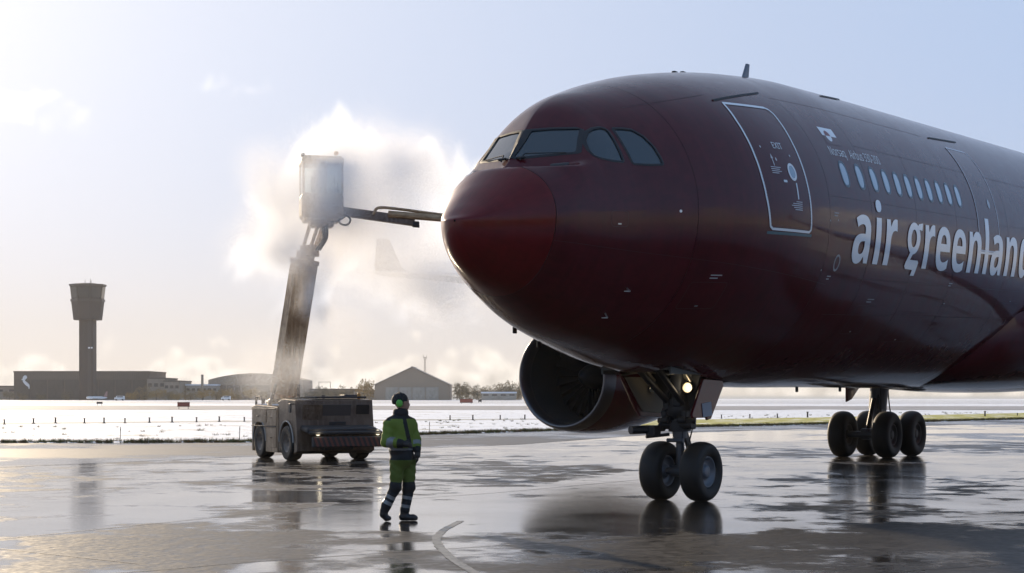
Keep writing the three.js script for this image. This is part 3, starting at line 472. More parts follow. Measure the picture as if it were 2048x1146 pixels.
// wings: the right one shows beyond the nose, the left one leaves the frame at once
const wingPaint = phy({ color: lin(0.42, 0.43, 0.45), roughness: 0.35, clearcoat: 0.5, clearcoatRoughness: 0.15 });
const tipPaint = phy({ color: lin(0.062, 0.0045, 0.0065), roughness: 0.4, clearcoat: 0.6 });
function airfoil(n) { const o = []; for (let i = 0; i <= n; i++) { const t = Math.PI * i / n, x = (1 - Math.cos(t)) / 2; o.push([x, 0.6 * (0.2969 * Math.sqrt(x) - 0.126 * x - 0.3516 * x * x + 0.2843 * x ** 3 - 0.1036 * x ** 4) * 1.0]); } const lo = o.slice(1, -1).reverse().map(([x, y]) => [x, -y]); return [...o, ...lo]; }
const foil = airfoil(14);
function loft(secs, name, mat, parent) {     // sections: {x, y, z, c, t}: leading edge (station, height), chord, thickness factor, cant
  const pos = [], idx = [], uv = [], m = foil.length;
  secs.forEach((s) => foil.forEach(([fx, fy]) => { const n = s.n ?? [0, 1, 0], v = Gd(s.x + fx * s.c, s.y + fy * s.c * s.t * n[1] - fx * s.c * (s.w ?? 0.03), s.z + fy * s.c * s.t * n[2]); pos.push(v.x, v.y, v.z); uv.push(fx * s.c / 3, s.z / 3); }));
  for (let i = 0; i < secs.length - 1; i++) for (let j = 0; j < m; j++) { const a = i * m + j, b = i * m + (j + 1) % m, c = a + m, d = b + m; idx.push(a, b, c, c, b, d); }
  for (const k of [0, secs.length - 1]) for (let j = 1; j < m - 1; j++) idx.push(k * m, k * m + j, k * m + j + 1);
  let g = new THREE.BufferGeometry(); g.setAttribute('position', new THREE.Float32BufferAttribute(pos, 3)); g.setAttribute('uv', new THREE.Float32BufferAttribute(uv, 2)); g.setIndex(idx); g = toCreasedNormals(g, 0.7); return mesh(name, g, mat, parent);
}
for (const s of [-1, 1]) {
  const w = part('wing', aircraft);
  loft([{ x: 18.0, y: 3.35, z: s * 2.2, c: 11.6, t: 1.0 }, { x: 19.3, y: 3.55, z: s * 5, c: 9.6, t: 1.0 }, { x: 22.0, y: 4.4, z: s * 9.6, c: 7.4, t: .9 }, { x: 28.2, y: 5.98, z: s * 19.8, c: 4.7, t: .8 }, { x: 31.4, y: 6.52, z: s * 24.9, c: 3.5, t: .75 }, { x: 34.3, y: 6.98, z: s * 29.6, c: 2.5, t: .7 }], 'wing_panel', wingPaint, w);
  loft([{ x: 34.5, y: 7.02, z: s * 29.6, c: 2.4, t: .6, n: [0, .7, -s * .7], w: 0 }, { x: 34.9, y: 7.35, z: s * 30.0, c: 1.85, t: .6, n: [0, .15, -s], w: 0 }, { x: 35.35, y: 8.5, z: s * 30.25, c: 0.85, t: .6, n: [0, 0, -s], w: 0 }], 'winglet', tipPaint, w);
  for (const [z, x, y, L] of [[8.5, 27.6, 3.6, 4.6], [14, 28.6, 4.6, 3.8], [19.5, 31.0, 5.5, 3.2]]) { const f = mesh('flap_track_fairing', lathe([[0, 0], [.2, .3], [.34, 1.1], [.34, 1.9], [.2, 3.1], [.02, L]], 'x', 20), wingPaint, w); f.position.copy(Gd(x, y, s * z)); f.scale.y = 1.2; }
}
// belly fairing round the wing roots
{
  const xs = range(16.2, 33, 36), pos = [], idx = [], uv = [], n = 48;
  xs.forEach((x) => { const t = (x - 16.2) / 16.8, k = Math.pow(Math.sin(Math.PI * clamp01(t)), 0.55), hw = mix(1.6, 3.45, k), bot = mix(-2.95, -3.42, k), top = mix(-2.2, -.75, k); for (let j = 0; j <= n; j++) { const a = Math.PI * (j / n) - Math.PI / 2, sx = Math.sin(a), cy = Math.cos(a), e = 0.75, y = top + (bot - top) * Math.pow(Math.abs(cy), e), z = hw * Math.sign(sx) * Math.pow(Math.abs(sx), e), v = A(x, y, z); pos.push(v.x, v.y, v.z); uv.push(x / 4, j / n * 2); } });
  for (let i = 0; i < xs.length - 1; i++) for (let j = 0; j < n; j++) { const a = i * (n + 1) + j; idx.push(a, a + n + 1, a + 1, a + 1, a + n + 1, a + n + 2); }
  const g = new THREE.BufferGeometry(); g.setAttribute('position', new THREE.Float32BufferAttribute(pos, 3)); g.setAttribute('uv', new THREE.Float32BufferAttribute(uv, 2)); g.setIndex(idx); g.computeVertexNormals(); mesh('belly_fairing', g, paint, aircraft);
}
// right-hand engine
{
  const e = part('engine', aircraft); e.position.copy(Gd(17.32, 2.33, -9.37)); e.rotation.z = R(1.2); e.scale.set(.97, .955, .955);
  mesh('cowling', lathe([[1.50, .42], [1.545, .7], [1.60, 1.3], [1.61, 2.0], [1.56, 3.0], [1.42, 4.2], [1.18, 5.2], [1.14, 5.22]], 'x', 96), paint, e);
  mesh('inlet_lip', lathe([[1.502, .425], [1.485, .30], [1.45, .14], [1.41, .04], [1.37, .0], [1.325, .03], [1.285, .12], [1.255, .30], [1.25, .40]], 'x', 96), std({ color: lin(0.16, 0.15, 0.15), roughness: 0.32, metalness: 0.85 }), e);
  mesh('inlet_barrel', lathe([[1.25, .398], [1.235, .9], [1.24, 1.5], [1.24, 1.75]], 'x', 96), std({ color: lin(0.045, 0.045, 0.046), roughness: 0.45, metalness: 0.2 }), e);
  mesh('fan_case', lathe([[1.24, 1.75], [1.24, 2.2], [0.2, 2.25]], 'x', 48), gearDark, e);
  mesh('spinner', lathe([[0, .98], [.10, 1.04], [.22, 1.2], [.34, 1.5], [.38, 1.72]], 'x', 40), std({ color: lin(0.02, 0.02, 0.022), roughness: 0.4 }), e);
  mesh('exhaust_nozzle', lathe([[1.1, 4.9], [.95, 5.6], [.78, 6.3], [.72, 6.3], [.3, 6.9], [.05, 7.5]], 'x', 48), bareMetal, e);
  const blade = (() => { const pos = [], idx = []; for (let i = 0; i <= 8; i++) { const r = mix(.36, 1.225, i / 8), tw = mix(.35, 1.05, i / 8), c = mix(.16, .30, i / 8); for (const k of [-1, 1]) pos.push(1.66 + k * c * .5 * Math.cos(tw), r, k * c * .5 * Math.sin(tw)); } for (let i = 0; i < 8; i++) { const a = i * 2; idx.push(a, a + 1, a + 2, a + 2, a + 1, a + 3); } const g = new THREE.BufferGeometry(); g.setAttribute('position', new THREE.Float32BufferAttribute(pos, 3)); g.setIndex(idx); g.computeVertexNormals(); return g; })();
  const bladeMat = std({ color: lin(0.022, 0.022, 0.024), metalness: 0.3, roughness: 0.4, side: THREE.DoubleSide });
  for (let i = 0; i < 26; i++) { const b = mesh('fan_blade', blade, bladeMat, e); b.rotation.x = i / 26 * 2 * Math.PI; }
  const py = part('engine_pylon', aircraft); mesh('pylon_fairing', clean([beam(Gd(19.2, 4.15, -9.37), Gd(25.5, 4.45, -9.37), .42, 1.0, .15, V(0, 1, 0)), beam(Gd(22, 3.5, -9.37), Gd(25.5, 3.9, -9.37), .4, 1.2, .15, V(0, 1, 0))]), paint, py);
}
// landing gear
function tyreGeo(r, w, bead) { const h = w / 2, o = []; o.push([bead, -h * .62]); for (let i = 0; i <= 14; i++) { const t = -Math.PI / 2 + Math.PI * i / 14; o.push([r - (r - bead) * (1 - Math.pow(Math.abs(Math.cos(t)), .42)) * .8, h * Math.sin(t)]); } for (const g of []) o.push(g); o.push([bead, h * .62]);
  // three grooves round the tread
  const fine = []; for (const q of o) fine.push(q); fine.sort((a, b) => 0); return lathe(fine, 'z', 56); }
function grooves(r, w) { return clean([-.22, 0, .22].map((k) => { const g = new THREE.TorusGeometry(r * 0.9995, 0.007, 6, 56); return g.translate(0, 0, k * w); })); }
function wheelPart(parent, pos, r, w, bead, hubMat) {
  const wh = part('wheel', parent); wh.position.copy(pos);
  mesh('tyre', tyreGeo(r, w, bead), tyreMat, wh);
  mesh('rim', clean([lathe([[bead * 1.01, w * .31], [bead * .97, w * .36], [bead * .88, w * .33], [bead * .80, w * .20], [bead * .55, w * .16], [bead * .42, w * .20], [bead * .40, w * .30], [bead * .26, w * .33], [0, w * .34]], 'z', 40), lathe([[0, -w * .34], [bead * .26, -w * .33], [bead * .40, -w * .30], [bead * .42, -w * .20], [bead * .55, -w * .16], [bead * .80, -w * .20], [bead * .88, -w * .33], [bead * .97, -w * .36], [bead * 1.01, -w * .31]], 'z', 40)]), hubMat, wh);
  return wh;
}
const hubMat = std({ color: lin(0.12, 0.13, 0.15), roughness: 0.42, metalness: 0.25 });
{
  const ng = part('nose_landing_gear', aircraft), g = (x, y, z) => Gd(NOSEGEAR + x, y, z);
  for (const s of [-1, 1]) wheelPart(ng, g(0, .515, s * .40), .525, .40, .275, hubMat);
  mesh('axle', clean([bar(g(0, .515, -.34), g(0, .515, .34), .065), bar(g(0, .515, -.16), g(0, .515, .16), .10)]), gearGrey, ng);
  mesh('shock_strut', clean([bar(g(0, .50, 0), g(-.03, 1.12, 0), .075, .075, 20), bar(g(-.03, 1.10, 0), g(-.04, 1.2, 0), .13, .13, 20), bar(g(-.035, 1.18, 0), g(-.10, 2.5, 0), .135, .15, 20)]), gearGrey, ng);
  mesh('steering_collar', clean([bar(g(-.04, 1.22, 0), g(-.05, 1.42, 0), .20, .20, 20), box(.30, .16, .52, -.04, 1.33, 0, .04), bar(g(-.16, 1.34, -.32), g(-.16, 1.34, .32), .07), bar(g(.0, 1.48, -.20), g(.0, 1.48, .20), .08), box(.22, .10, .34, -.06, 1.56, 0, .03)]), gearDark, ng);
  for (const k of [-1, 1]) { mesh('leg_brace', clean([beam(g(-.05, 1.52, k * .12), g(-.15, 2.42, k * .46), .20, .07, .02, V(1, 0, 0)), bar(g(.05, 1.6, k * .14), g(.2, 2.4, k * .5), .045)]), gearDark, ng); mesh('steering_actuator', clean([bar(g(-.22, 1.42, k * .05), g(-.12, 1.40, k * .36), .055), bar(g(-.24, 1.42, k * .1), g(-.22, 1.42, k * .22), .075), box(.14, .12, .10, -.2, 1.52, k * .2, .02)]), gearDark, ng); }
  mesh('leg_cap', clean([lathe([[.16, 1.44], [.24, 1.5], [.26, 1.62], [.20, 1.72], [.17, 1.9]], 'y', 24).translate(-.06, 0, 0), bar(g(-.3, 1.74, 0), g(.2, 1.74, 0), .06), box(.16, .26, .16, -.24, 1.78, .08, .03), box(.12, .2, .12, -.24, 1.68, -.14, .03)]), gearDark, ng);
  mesh('tow_light_bar', clean([bar(g(-.2, 1.06, -.16), g(-.2, 1.06, .16), .035), bar(g(-.05, 1.1, 0), g(-.2, 1.06, 0), .03)]), gearGrey, ng);
  mesh('torque_link', clean([beam(g(.13, 1.22, 0), g(.34, .88, 0), .16, .05), beam(g(.34, .88, 0), g(.08, .56, 0), .14, .05)]), gearDark, ng);
  mesh('tow_fitting', clean([bar(g(-.10, 1.27, -.28), g(-.55, 1.24, -.50), .055), bar(g(-.40, 1.25, -.42), g(-.75, 1.24, -.58), .075), box(.26, .20, .18, -.34, 1.22, -.36, .03), bar(g(-.1, 1.16, -.18), g(-.45, 1.12, -.44), .03)]), gearDark, ng);
  mesh('drag_brace', clean([bar(g(-.06, 1.62, .12), g(-1.25, 2.35, .20), .055), bar(g(-.06, 1.62, -.12), g(-1.25, 2.35, -.20), .055), bar(g(-.06, 1.75, .15), g(.5, 2.4, .22), .04), bar(g(-.06, 1.75, -.15), g(.5, 2.4, -.22), .04)]), gearDark, ng);
  for (const t of [tube([g(.10, 1.9, .12), g(.18, 1.6, .14), g(.14, 1.35, .17), g(.2, 1.1, .08), g(.1, .8, .06), g(.06, .56, .12)], .013), tube([g(-.16, 2.1, .1), g(-.2, 1.7, .13), g(-.14, 1.45, .14), g(-.12, 1.2, .1), g(-.08, .8, .07)], .012), tube([g(-.16, 2.1, -.1), g(-.24, 1.8, -.16), g(-.2, 1.5, -.2), g(-.3, 1.3, -.3)], .012), tube([g(.15, 1.55, -.16), g(.22, 1.3, -.2), g(.14, 1.05, -.1), g(.04, .6, -.14)], .012)]) mesh('hydraulic_line', t, darkRubber, ng);
  const lampGlass = phy({ color: lin(.9, .85, .7), emissive: lin(1.0, .84, .58), emissiveIntensity: 0.5, roughness: 0.1 });
  const reflector = std({ color: lin(.8, .72, .55), metalness: 1, roughness: 0.18 });
  for (const [x, y, z, r, lit] of [[-.24, 1.98, .27, .088, true], [-.30, 1.97, -.36, .085, false], [-.20, 2.19, .25, .08, false]]) {
    const l = part('taxi_light', ng); l.position.copy(g(x, y, z)); l.rotation.z = R(90); l.rotation.y = R(0);
    mesh('housing', lathe([[r * .45, -.13], [r * .9, -.06], [r * 1.08, 0], [r * 1.08, .02], [r * .98, .02], [r * .8, -.03], [0, -.07]], 'y', 28), reflector, l);
    mesh('lens', lathe([[0, .012], [r * .6, .008], [r * .95, .0]], 'y', 28), lit ? lampGlass : phy({ color: lin(.7, .72, .7), roughness: .05, transmission: .8, thickness: 0 }), l);
  }
  const lamp = new THREE.PointLight(lin(1, .82, .55), 0.08); lamp.name = 'taxi_light_glow'; lamp.position.copy(g(-.36, 1.99, .30)); lamp.castShadow = true; lamp.shadow.radius = 4; ng.add(lamp);
  mesh('lamp_bracket', clean([bar(g(-.1, 2.0, -.30), g(-.1, 2.0, .30), .028), bar(g(-.1, 2.2, 0), g(-.1, 2.2, .28), .024)]), gearGrey, ng);
  // doors hanging either side of the bay, and the bay itself
  const doorShape = (pts) => { const sh = new THREE.Shape(pts.map(([x, y]) => new THREE.Vector2(x - NOSEGEAR, y))); return new THREE.ExtrudeGeometry(sh, { depth: .03, bevelEnabled: true, bevelSize: .01, bevelThickness: .008, bevelSegments: 2 }); };
  const dl = part('gear_door', aircraft); dl.position.set(0, 0, .66); dl.rotation.x = R(-3);
  mesh('door_skin', doorShape([[6.42, 2.12], [7.12, 2.10], [7.14, 2.02], [6.62, 1.45], [6.50, 1.43], [6.48, 1.47], [5.98, 1.47], [5.96, 1.52]]), paint, dl);
  mesh('placard', box(.34, .24, .01, 6.47 - NOSEGEAR, 1.60, .046, .005, 0, 0, .1), std({ color: lin(.16, .2, .26), roughness: .4 }), dl);
  const dr = part('gear_door', aircraft); dr.position.set(0, 0, -.70); dr.rotation.x = R(4);
  mesh('door_skin', doorShape([[5.45, 2.24], [7.3, 2.2], [7.2, 1.80], [6.95, 1.47], [6.22, 1.50], [6.06, 1.62]]), paint, dr);
  mesh('door_liner', doorShape([[5.60, 2.17], [7.2, 2.15], [7.1, 1.84], [6.88, 1.55], [6.28, 1.58], [6.16, 1.68]]).translate(0, 0, .032), std({ color: lin(0.22, 0.19, 0.14), roughness: .5 }), dr);
  const bay = part('gear_bay', aircraft), bm = std({ color: lin(0.10, 0.105, 0.10), roughness: .6 });
  mesh('bay_wall', clean([box(2.3, .8, .03, 6.25 - NOSEGEAR, 2.60, .66, 0), box(2.3, .8, .03, 6.25 - NOSEGEAR, 2.60, -.66, 0), box(.03, .7, 1.32, 5.12 - NOSEGEAR, 2.62, 0, 0), box(.03, .7, 1.32, 7.38 - NOSEGEAR, 2.55, 0, 0)]), bm, bay);
  mesh('bay_ceiling', box(2.3, .03, 1.35, 6.25 - NOSEGEAR, 3.0, 0, 0), bm, bay);
  const pipes = []; for (let i = 0; i < 7; i++) { const z = -.4 + i * .13; pipes.push(tube([g(-1.4, 2.7 - .03 * (i % 3), z), g(-.6, 2.6 + .05 * (i % 2), z * .9), g(.6, 2.68, z)], .018, 12, 6)); }
  for (const s of [-1, 1]) pipes.push(tube([g(-1.3, 2.2, s * .42), g(-.5, 2.25, s * .43), g(.4, 2.2, s * .42)], .02, 12, 6), bar(g(-.9, 2.5, s * .4), g(-.3, 2.1, s * .36), .03), bar(g(.2, 2.15, s * .38), g(.5, 2.5, s * .38), .025));
  mesh('bay_pipes', clean(pipes), std({ color: lin(.35, .32, .26), metalness: .8, roughness: .35 }), bay);
}
{
  const mg = part('main_landing_gear', aircraft), g = (x, y, z) => Gd(28.85 + x, y, -5.34 + z), hub2 = std({ color: lin(0.03, 0.03, 0.032), roughness: 0.5 });
  for (const dx of [-.99, .99]) for (const dz of [-.70, .70]) wheelPart(mg, g(dx, .685, dz), .70, .53, .33, hub2);
  mesh('bogie_beam', clean([beam(g(-1.05, .70, 0), g(1.05, .70, 0), .34, .30, .08), bar(g(-.99, .685, -.7), g(-.99, .685, .7), .10), bar(g(.99, .685, -.7), g(.99, .685, .7), .10)]), gearGrey, mg);
  mesh('shock_strut', clean([bar(g(0, .7, 0), g(0, 1.5, 0), .17, .17, 24), bar(g(0, 1.45, 0), g(.05, 3.4, .15), .27, .29, 24)]), gearGrey, mg);
  mesh('side_stay', clean([bar(g(0, 1.9, 0), g(-.1, 3.2, 1.7), .09), bar(g(0, 1.6, .1), g(.7, 2.9, .4), .07), bar(g(.1, 1.2, 0), g(.55, .95, 0), .06)]), gearGrey, mg);
  mesh('torque_link', clean([beam(g(.2, 1.75, 0), g(.6, 1.35, 0), .26, .07), beam(g(.6, 1.35, 0), g(.2, .95, 0), .24, .07)]), gearDark, mg);
  mesh('pitch_trimmer', clean([bar(g(-.28, 1.75, 0), g(-.75, .85, 0), .07), bar(g(-.2, 1.9, .1), g(-.28, 1.4, .14), .05)]), gearDark, mg);
  for (const t of [tube([g(-.3, 2.4, .2), g(-.38, 1.9, .25), g(-.32, 1.4, .22), g(-.6, 1.05, .2), g(-.95, .8, .2)], .02), tube([g(.3, 2.4, .2), g(.38, 1.8, .2), g(.5, 1.3, .22), g(.9, .85, .2)], .02)]) mesh('hydraulic_line', t, darkRubber, mg);
  const ld = new THREE.Shape([[-1.0, 2.6], [.55, 2.75], [.5, 1.9], [-.1, 1.82], [-.62, 1.5], [-.98, 1.42]].map(([x, y]) => new THREE.Vector2(x, y)));
  const dm = mesh('leg_door', new THREE.ExtrudeGeometry(ld, { depth: .04, bevelEnabled: true, bevelSize: .01, bevelThickness: .01, bevelSegments: 1 }), paint, mg); dm.position.copy(g(-.15, .25, -.55));
}
// ---------------------------------------------------------------- de-icing truck with its raised boom
{
  const truck = thing('deicing_truck', 'grey de-icing truck with raised boom, operator cab and spray arm', 'truck', [-5.91, 0, -48.7], R(27));
  const L = (x, y, z) => truck.worldToLocal(V(x, y, z));      // a world point in the truck's frame
  const dirtN = tileFbm(301, 4, 8, 0.68), dirtV = tileNoise(303, 40);
  const grime = dataTex(512, 512, (u, v) => { const n = dirtN(u, v) * 0.7 + dirtV(u, v * .15) * 0.3, k = smooth(0.30, 0.75, n); return [mix(0.82, 0.58, k), mix(0.78, 0.51, k), mix(0.73, 0.43, k)]; }, { srgb: true });
  const body = std({ map: grime, roughness: 0.5, color: lin(0.56, 0.44, 0.33) }), boomMat = std({ map: grime, roughness: 0.5, color: lin(0.85, 0.64, 0.42) }), dark = std({ color: lin(0.03, 0.03, 0.032), roughness: 0.6 }), panel = std({ map: grime, roughness: 0.5, color: lin(0.24, 0.185, 0.145) }), rimM = std({ color: lin(0.14, 0.115, 0.095), roughness: 0.45, metalness: 0.4 });  // body coloured light and warm as the sunlit side, panel darker as the shaded front
  const glass = phy({ color: lin(0.85, 0.9, 0.9), transmission: 1, thickness: 0, roughness: 0.03 });
  const uvBox = (g) => { const p = g.attributes.position, n = g.attributes.normal, uv = g.attributes.uv; for (let i = 0; i < p.count; i++) { const ax = Math.abs(n.getX(i)), ay = Math.abs(n.getY(i)), az = Math.abs(n.getZ(i)); if (ax > ay && ax > az) uv.setXY(i, p.getZ(i) / 2.1, p.getY(i) / 2.1); else if (ay > az) uv.setXY(i, p.getX(i) / 2.1, p.getZ(i) / 2.1); else uv.setXY(i, p.getX(i) / 2.1, p.getY(i) / 2.1); } return g; };
  // body sides with wheel arches cut out: profile in (z, y), extruded across
  const sideProfile = (pts, arches) => { const s = new THREE.Shape(); s.moveTo(...pts[0]); for (const p of pts.slice(1)) s.lineTo(...p); for (const [z, r] of arches) { s.lineTo(z + r, .22); s.lineTo(z + r, .5); s.absarc(z, .52, r, 0, Math.PI, false); s.lineTo(z - r, .22); } s.closePath(); return s; };
  const ext = (s, w, x0) => { const g = new THREE.ExtrudeGeometry(s, { depth: w, bevelEnabled: true, bevelSize: .02, bevelThickness: .02, bevelSegments: 2, curveSegments: 20 }); g.rotateY(-Math.PI / 2); g.translate(x0 + w, 0, 0); return uvBox(clean([g])); };
  // rear tank body
  mesh('tank_body', ext(sideProfile([[-1.9, .22], [-1.9, 1.50], [-1.5, 1.56], [.42, 1.50], [.42, .22]], [[-1.2, .60]]), 2.36, -1.18), body, truck);
  mesh('tank_top', uvBox(clean([box(2.2, .06, 2.2, 0, 1.575, -.72, .03)])), std({ color: lin(.55, .56, .6), roughness: .45 }), truck);  // paler than the body: light falling on the top is put into the colour
  mesh('front_body', ext(sideProfile([[.44, .30], [.44, 1.66], [.8, 1.74], [1.86, 1.70], [1.98, .86], [2.02, .30]], [[1.2, .60]]), 2.30, -1.15), panel, truck);
  mesh('hood', uvBox(clean([box(2.1, .16, .62, 0, .90, 2.22, .06, R(6)), box(2.2, .10, .5, .1, .84, 2.34, .05, R(10))])), dark, truck);
  mesh('chassis', clean([box(.9, .22, 4.3, 0, .42, .1, .03), bar([-1.0, .5, -1.2], [1.0, .5, -1.2], .09), bar([-1.0, .5, 1.2], [1.0, .5, 1.2], .09)]), dark, truck);
  // panels set on the sides
  for (const [z0, z1, y0, y1] of [[-1.82, -.55, 1.06, 1.44], [-.48, .36, .98, 1.44], [-.48, .36, .34, .92]]) mesh('side_panel', uvBox(clean([box(.02, y1 - y0, z1 - z0, -1.21, (y0 + y1) / 2, (z0 + z1) / 2, .008)])), body, truck);
  for (const [x0, x1, y0, y1] of [[-.98, -.42, 1.12, 1.60]]) mesh('louvre', box(x1 - x0, y1 - y0, .02, (x0 + x1) / 2, (y0 + y1) / 2, 1.975, .006, R(8)), panel, truck);
  mesh('windscreen', box(.86, .44, .02, .05, 1.38, 1.945, .01, R(8)), std({ color: lin(.07, .06, .055), roughness: .3 }), truck);
  mesh('windscreen', box(.40, .34, .02, .84, 1.42, 1.94, .01, R(8)), std({ color: lin(.02, .02, .022), roughness: .15 }), truck);
  mesh('front_grille', box(.5, .22, .02, .05, 1.00, 2.0, .01, R(6)), dark, truck);
  // hazard-striped bumper
  const bump = part('bumper', truck);
  mesh('bumper_beam', box(2.1, .30, .16, .15, .55, 2.52, .04), dark, bump);
  const stripe = std({ color: lin(.13, .045, .035), roughness: .5 }), stripeGeo = (() => { const s = new THREE.Shape([[-.03, -.13], [.04, -.13], [-.06, .13], [-.13, .13]].map(([x, y]) => new THREE.Vector2(x, y))); return new THREE.ExtrudeGeometry(s, { depth: .006, bevelEnabled: false }); })();
  for (let i = 0; i < 13; i++) { const st = mesh('stripe', stripeGeo, stripe, bump); st.position.set(-.76 + i * .152, .55, 2.601); }
  for (const [x, y] of [[-.72, .80], [1.08, .80]]) {
    const h = part('headlight', truck); h.position.set(x, y, 2.50);
    mesh('housing', lathe([[.03, -.08], [.08, -.04], [.095, .01], [.085, .015]], 'z', 20), dark, h);
    mesh('lens', new THREE.SphereGeometry(.078, 20, 10, 0, 2 * Math.PI, 0, Math.PI / 2).rotateX(Math.PI / 2).scale(1, 1, .3), phy({ color: lin(.95, .9, .8), emissive: lin(1, .86, .6), emissiveIntensity: 1.2, roughness: .1 }), h);
    const p = new THREE.PointLight(lin(1, .86, .62), 0.06); p.name = 'headlight_glow'; p.position.set(0, 0, .14); p.shadow.radius = 3; p.castShadow = true; h.add(p);
  }
  // wheels
  const wheelGeo = { tyre: lathe([[.27, -.17], [.40, -.19], [.47, -.185], [.50, -.13], [.505, 0], [.50, .13], [.47, .185], [.40, .19], [.27, .17]], 'x', 48), rim: clean([lathe([[0, .06], [.1, .08], [.12, .12], [.2, .10], [.25, .16], [.28, .17]], 'x', 36), lathe([[.28, -.17], [.25, -.16], [.2, -.10], [.12, -.12], [.1, -.08], [0, -.06]], 'x', 36)]) };
  for (const x of [-1.02, 1.02]) for (const z of [-1.2, 1.2]) { const w = part('wheel', truck); w.position.set(x, .50, z); mesh('tyre', wheelGeo.tyre, tyreMat, w); mesh('rim', wheelGeo.rim, rimM, w); }
  for (const z of [-1.2, 1.2]) mesh('wheel_arch_trim', new THREE.TorusGeometry(.60, .022, 8, 32, Math.PI).rotateY(Math.PI / 2).translate(-1.2, .52, z), std({ color: lin(.35, .33, .3), roughness: .5 }), truck);
  // deck: turntable, rails, lamps
  mesh('turntable', clean([lathe([[.52, 1.5], [.52, 1.72], [.42, 1.78], [.0, 1.8]], 'y', 32).translate(-.62, 0, -.55), box(.9, .1, 1.1, -.6, 1.64, -.5, .03)]), boomMat, truck);
  for (const [x, z, h] of [[-1.1, -1.8, .16], [-1.0, -1.4, .1], [.3, .2, .2], [.1, .1, .12]]) mesh('deck_fitting', clean([bar([x, 1.55, z], [x, 1.6 + h, z], .035), bar([x, 1.6 + h, z], [x, 1.66 + h, z], .05)]), dark, truck);
  mesh('roof_rack', clean([box(1.6, .05, .8, .3, 1.80, 1.2, .02), box(.5, .07, .4, .7, 1.84, 1.3, .03)]), dark, truck);
  mesh('mirror', clean([bar([-1.12, 1.6, 1.75], [-1.32, 1.62, 1.9], .015), box(.05, .26, .16, -1.34, 1.5, 1.92, .02)]), dark, truck);
  mesh('hand_rail', clean([tube([[-1.1, 1.56, -1.85], [-1.1, 1.78, -1.8], [-1.1, 1.78, -1.3], [-1.1, 1.56, -1.25]], .016, 24), tube([[1.1, 1.56, -1.85], [1.1, 1.78, -1.8], [1.1, 1.78, -.6], [1.1, 1.56, -.55]], .016, 24)].slice(0, 1)), dark, truck);
  for (const k of [0, 1, 2]) mesh('deck_hose', tube([[-.2 + k * .09, 1.66, .2], [-.35 + k * .09, 1.78, -.1], [-.75 + k * .1, 1.72, -.05], [-.95 + k * .05, 1.66, -.6], [-.7, 1.75, -.95]], .03, 30), std({ color: lin(.10, .07, .03), roughness: .6 }), truck);
  mesh('beacon', clean([bar([.9, 1.74, 1.5], [.9, 1.80, 1.5], .05), lathe([[.055, 0], [.055, .08], [.03, .12], [0, .125]], 'y', 16).translate(.9, 1.8, 1.5)]), std({ color: lin(.45, .2, .03), roughness: .3 }), truck);
  for (const y of [.98, 1.02]) mesh('rub_rail', box(.025, .03, 2.2, -1.225, y === .98 ? .95 : 1.46, -.75, .006), dark, truck);
  for (const [z, y] of [[-.05, .62], [-.05, 1.2], [-1.2, 1.24]]) mesh('panel_handle', clean([tube([[-1.22, y, z - .07], [-1.26, y, z - .06], [-1.26, y, z + .06], [-1.22, y, z + .07]], .009, 12)]), dark, truck);
  // boom: a box section that leans a little to the right, up to the cab
  const W0 = [-6.80, 1.72, -49.0], W1 = [-6.08, 5.92, -48.6], up = V(.55, 0, .83);
  const at = (t) => L(...W0.map((a, i) => mix(a, W1[i], t))), lup = up.clone().applyQuaternion(truck.quaternion.clone().invert());
  const boom = part('boom', truck);
  mesh('outer_section', uvBox(clean([beam(at(0.04), at(.985), .70, .46, .03, lup)])), boomMat, boom);
  mesh('end_collar', clean([beam(at(.955), at(.985), .74, .50, .02, lup)]), boomMat, boom);
  for (const s of [-.26, 0, .26]) { const o = V(s * .9, 0, 0); mesh('pivot_bracket', clean([beam(at(-.01).add(o), at(.11).add(o), .06, .5, .02, lup)]), boomMat, boom); }
  for (const k of [-1, 1]) mesh('lift_cylinder', bar(at(0).add(V(.42 * k, 0, .2)), at(.11).add(V(.35 * k, 0, .2)), .05), rimM, boom);
  for (const t of [.26, .37, .40, .49, .58]) { const c = at(t), x = new THREE.Vector3().crossVectors(at(1).sub(at(0)).normalize(), lup).normalize(); mesh('hose_clip', box(.05, .07, .05, c.x - x.x * .37 * -1, c.y, c.z - x.z * .37 * -1, .01), dark, boom); }
  mesh('inner_section', uvBox(clean([beam(at(.9), at(1.04), .46, .34, .03, lup)])), boomMat, boom);
  // neck between boom and cab: a tapered frame with hoses
  const N0 = [-5.93, 6.02, -48.6], N1 = [-5.62, 7.05, -48.5], nk = part('cab_neck', truck), P = (x, y, z) => L(x, y, z);
  mesh('base_block', clean([box(.52, .34, .42, ...P(-5.95, 6.1, -48.6).toArray(), .05, 0, -R(27), .06)]), boomMat, nk);
  for (const [dx, dz] of [[-.2, .12], [.02, .16], [.20, .1], [.1, -.15]]) mesh('neck_strut', clean([bar(P(N0[0] + dx, N0[1] + .15, N0[2] + dz), P(N1[0] + dx * 1.2, N1[1], N1[2] + dz), .055)]), boomMat, nk);
  for (const k of [0, 1, 2]) mesh('neck_hose', tube([P(-5.72 + k * .05, 6.1, -48.3), P(-5.50 + k * .05, 6.45, -48.2), P(-5.52 + k * .06, 6.75, -48.25), P(-5.42, 7.0, -48.3)], .035, 20), dark, nk);
  // operator cab
  const cab = part('operator_cab', truck); cab.position.copy(L(-5.60, 6.98, -48.5)); cab.rotation.y = R(-27 + 12);
  const cabM = std({ map: grime, roughness: .45, color: lin(.70, .56, .40) });
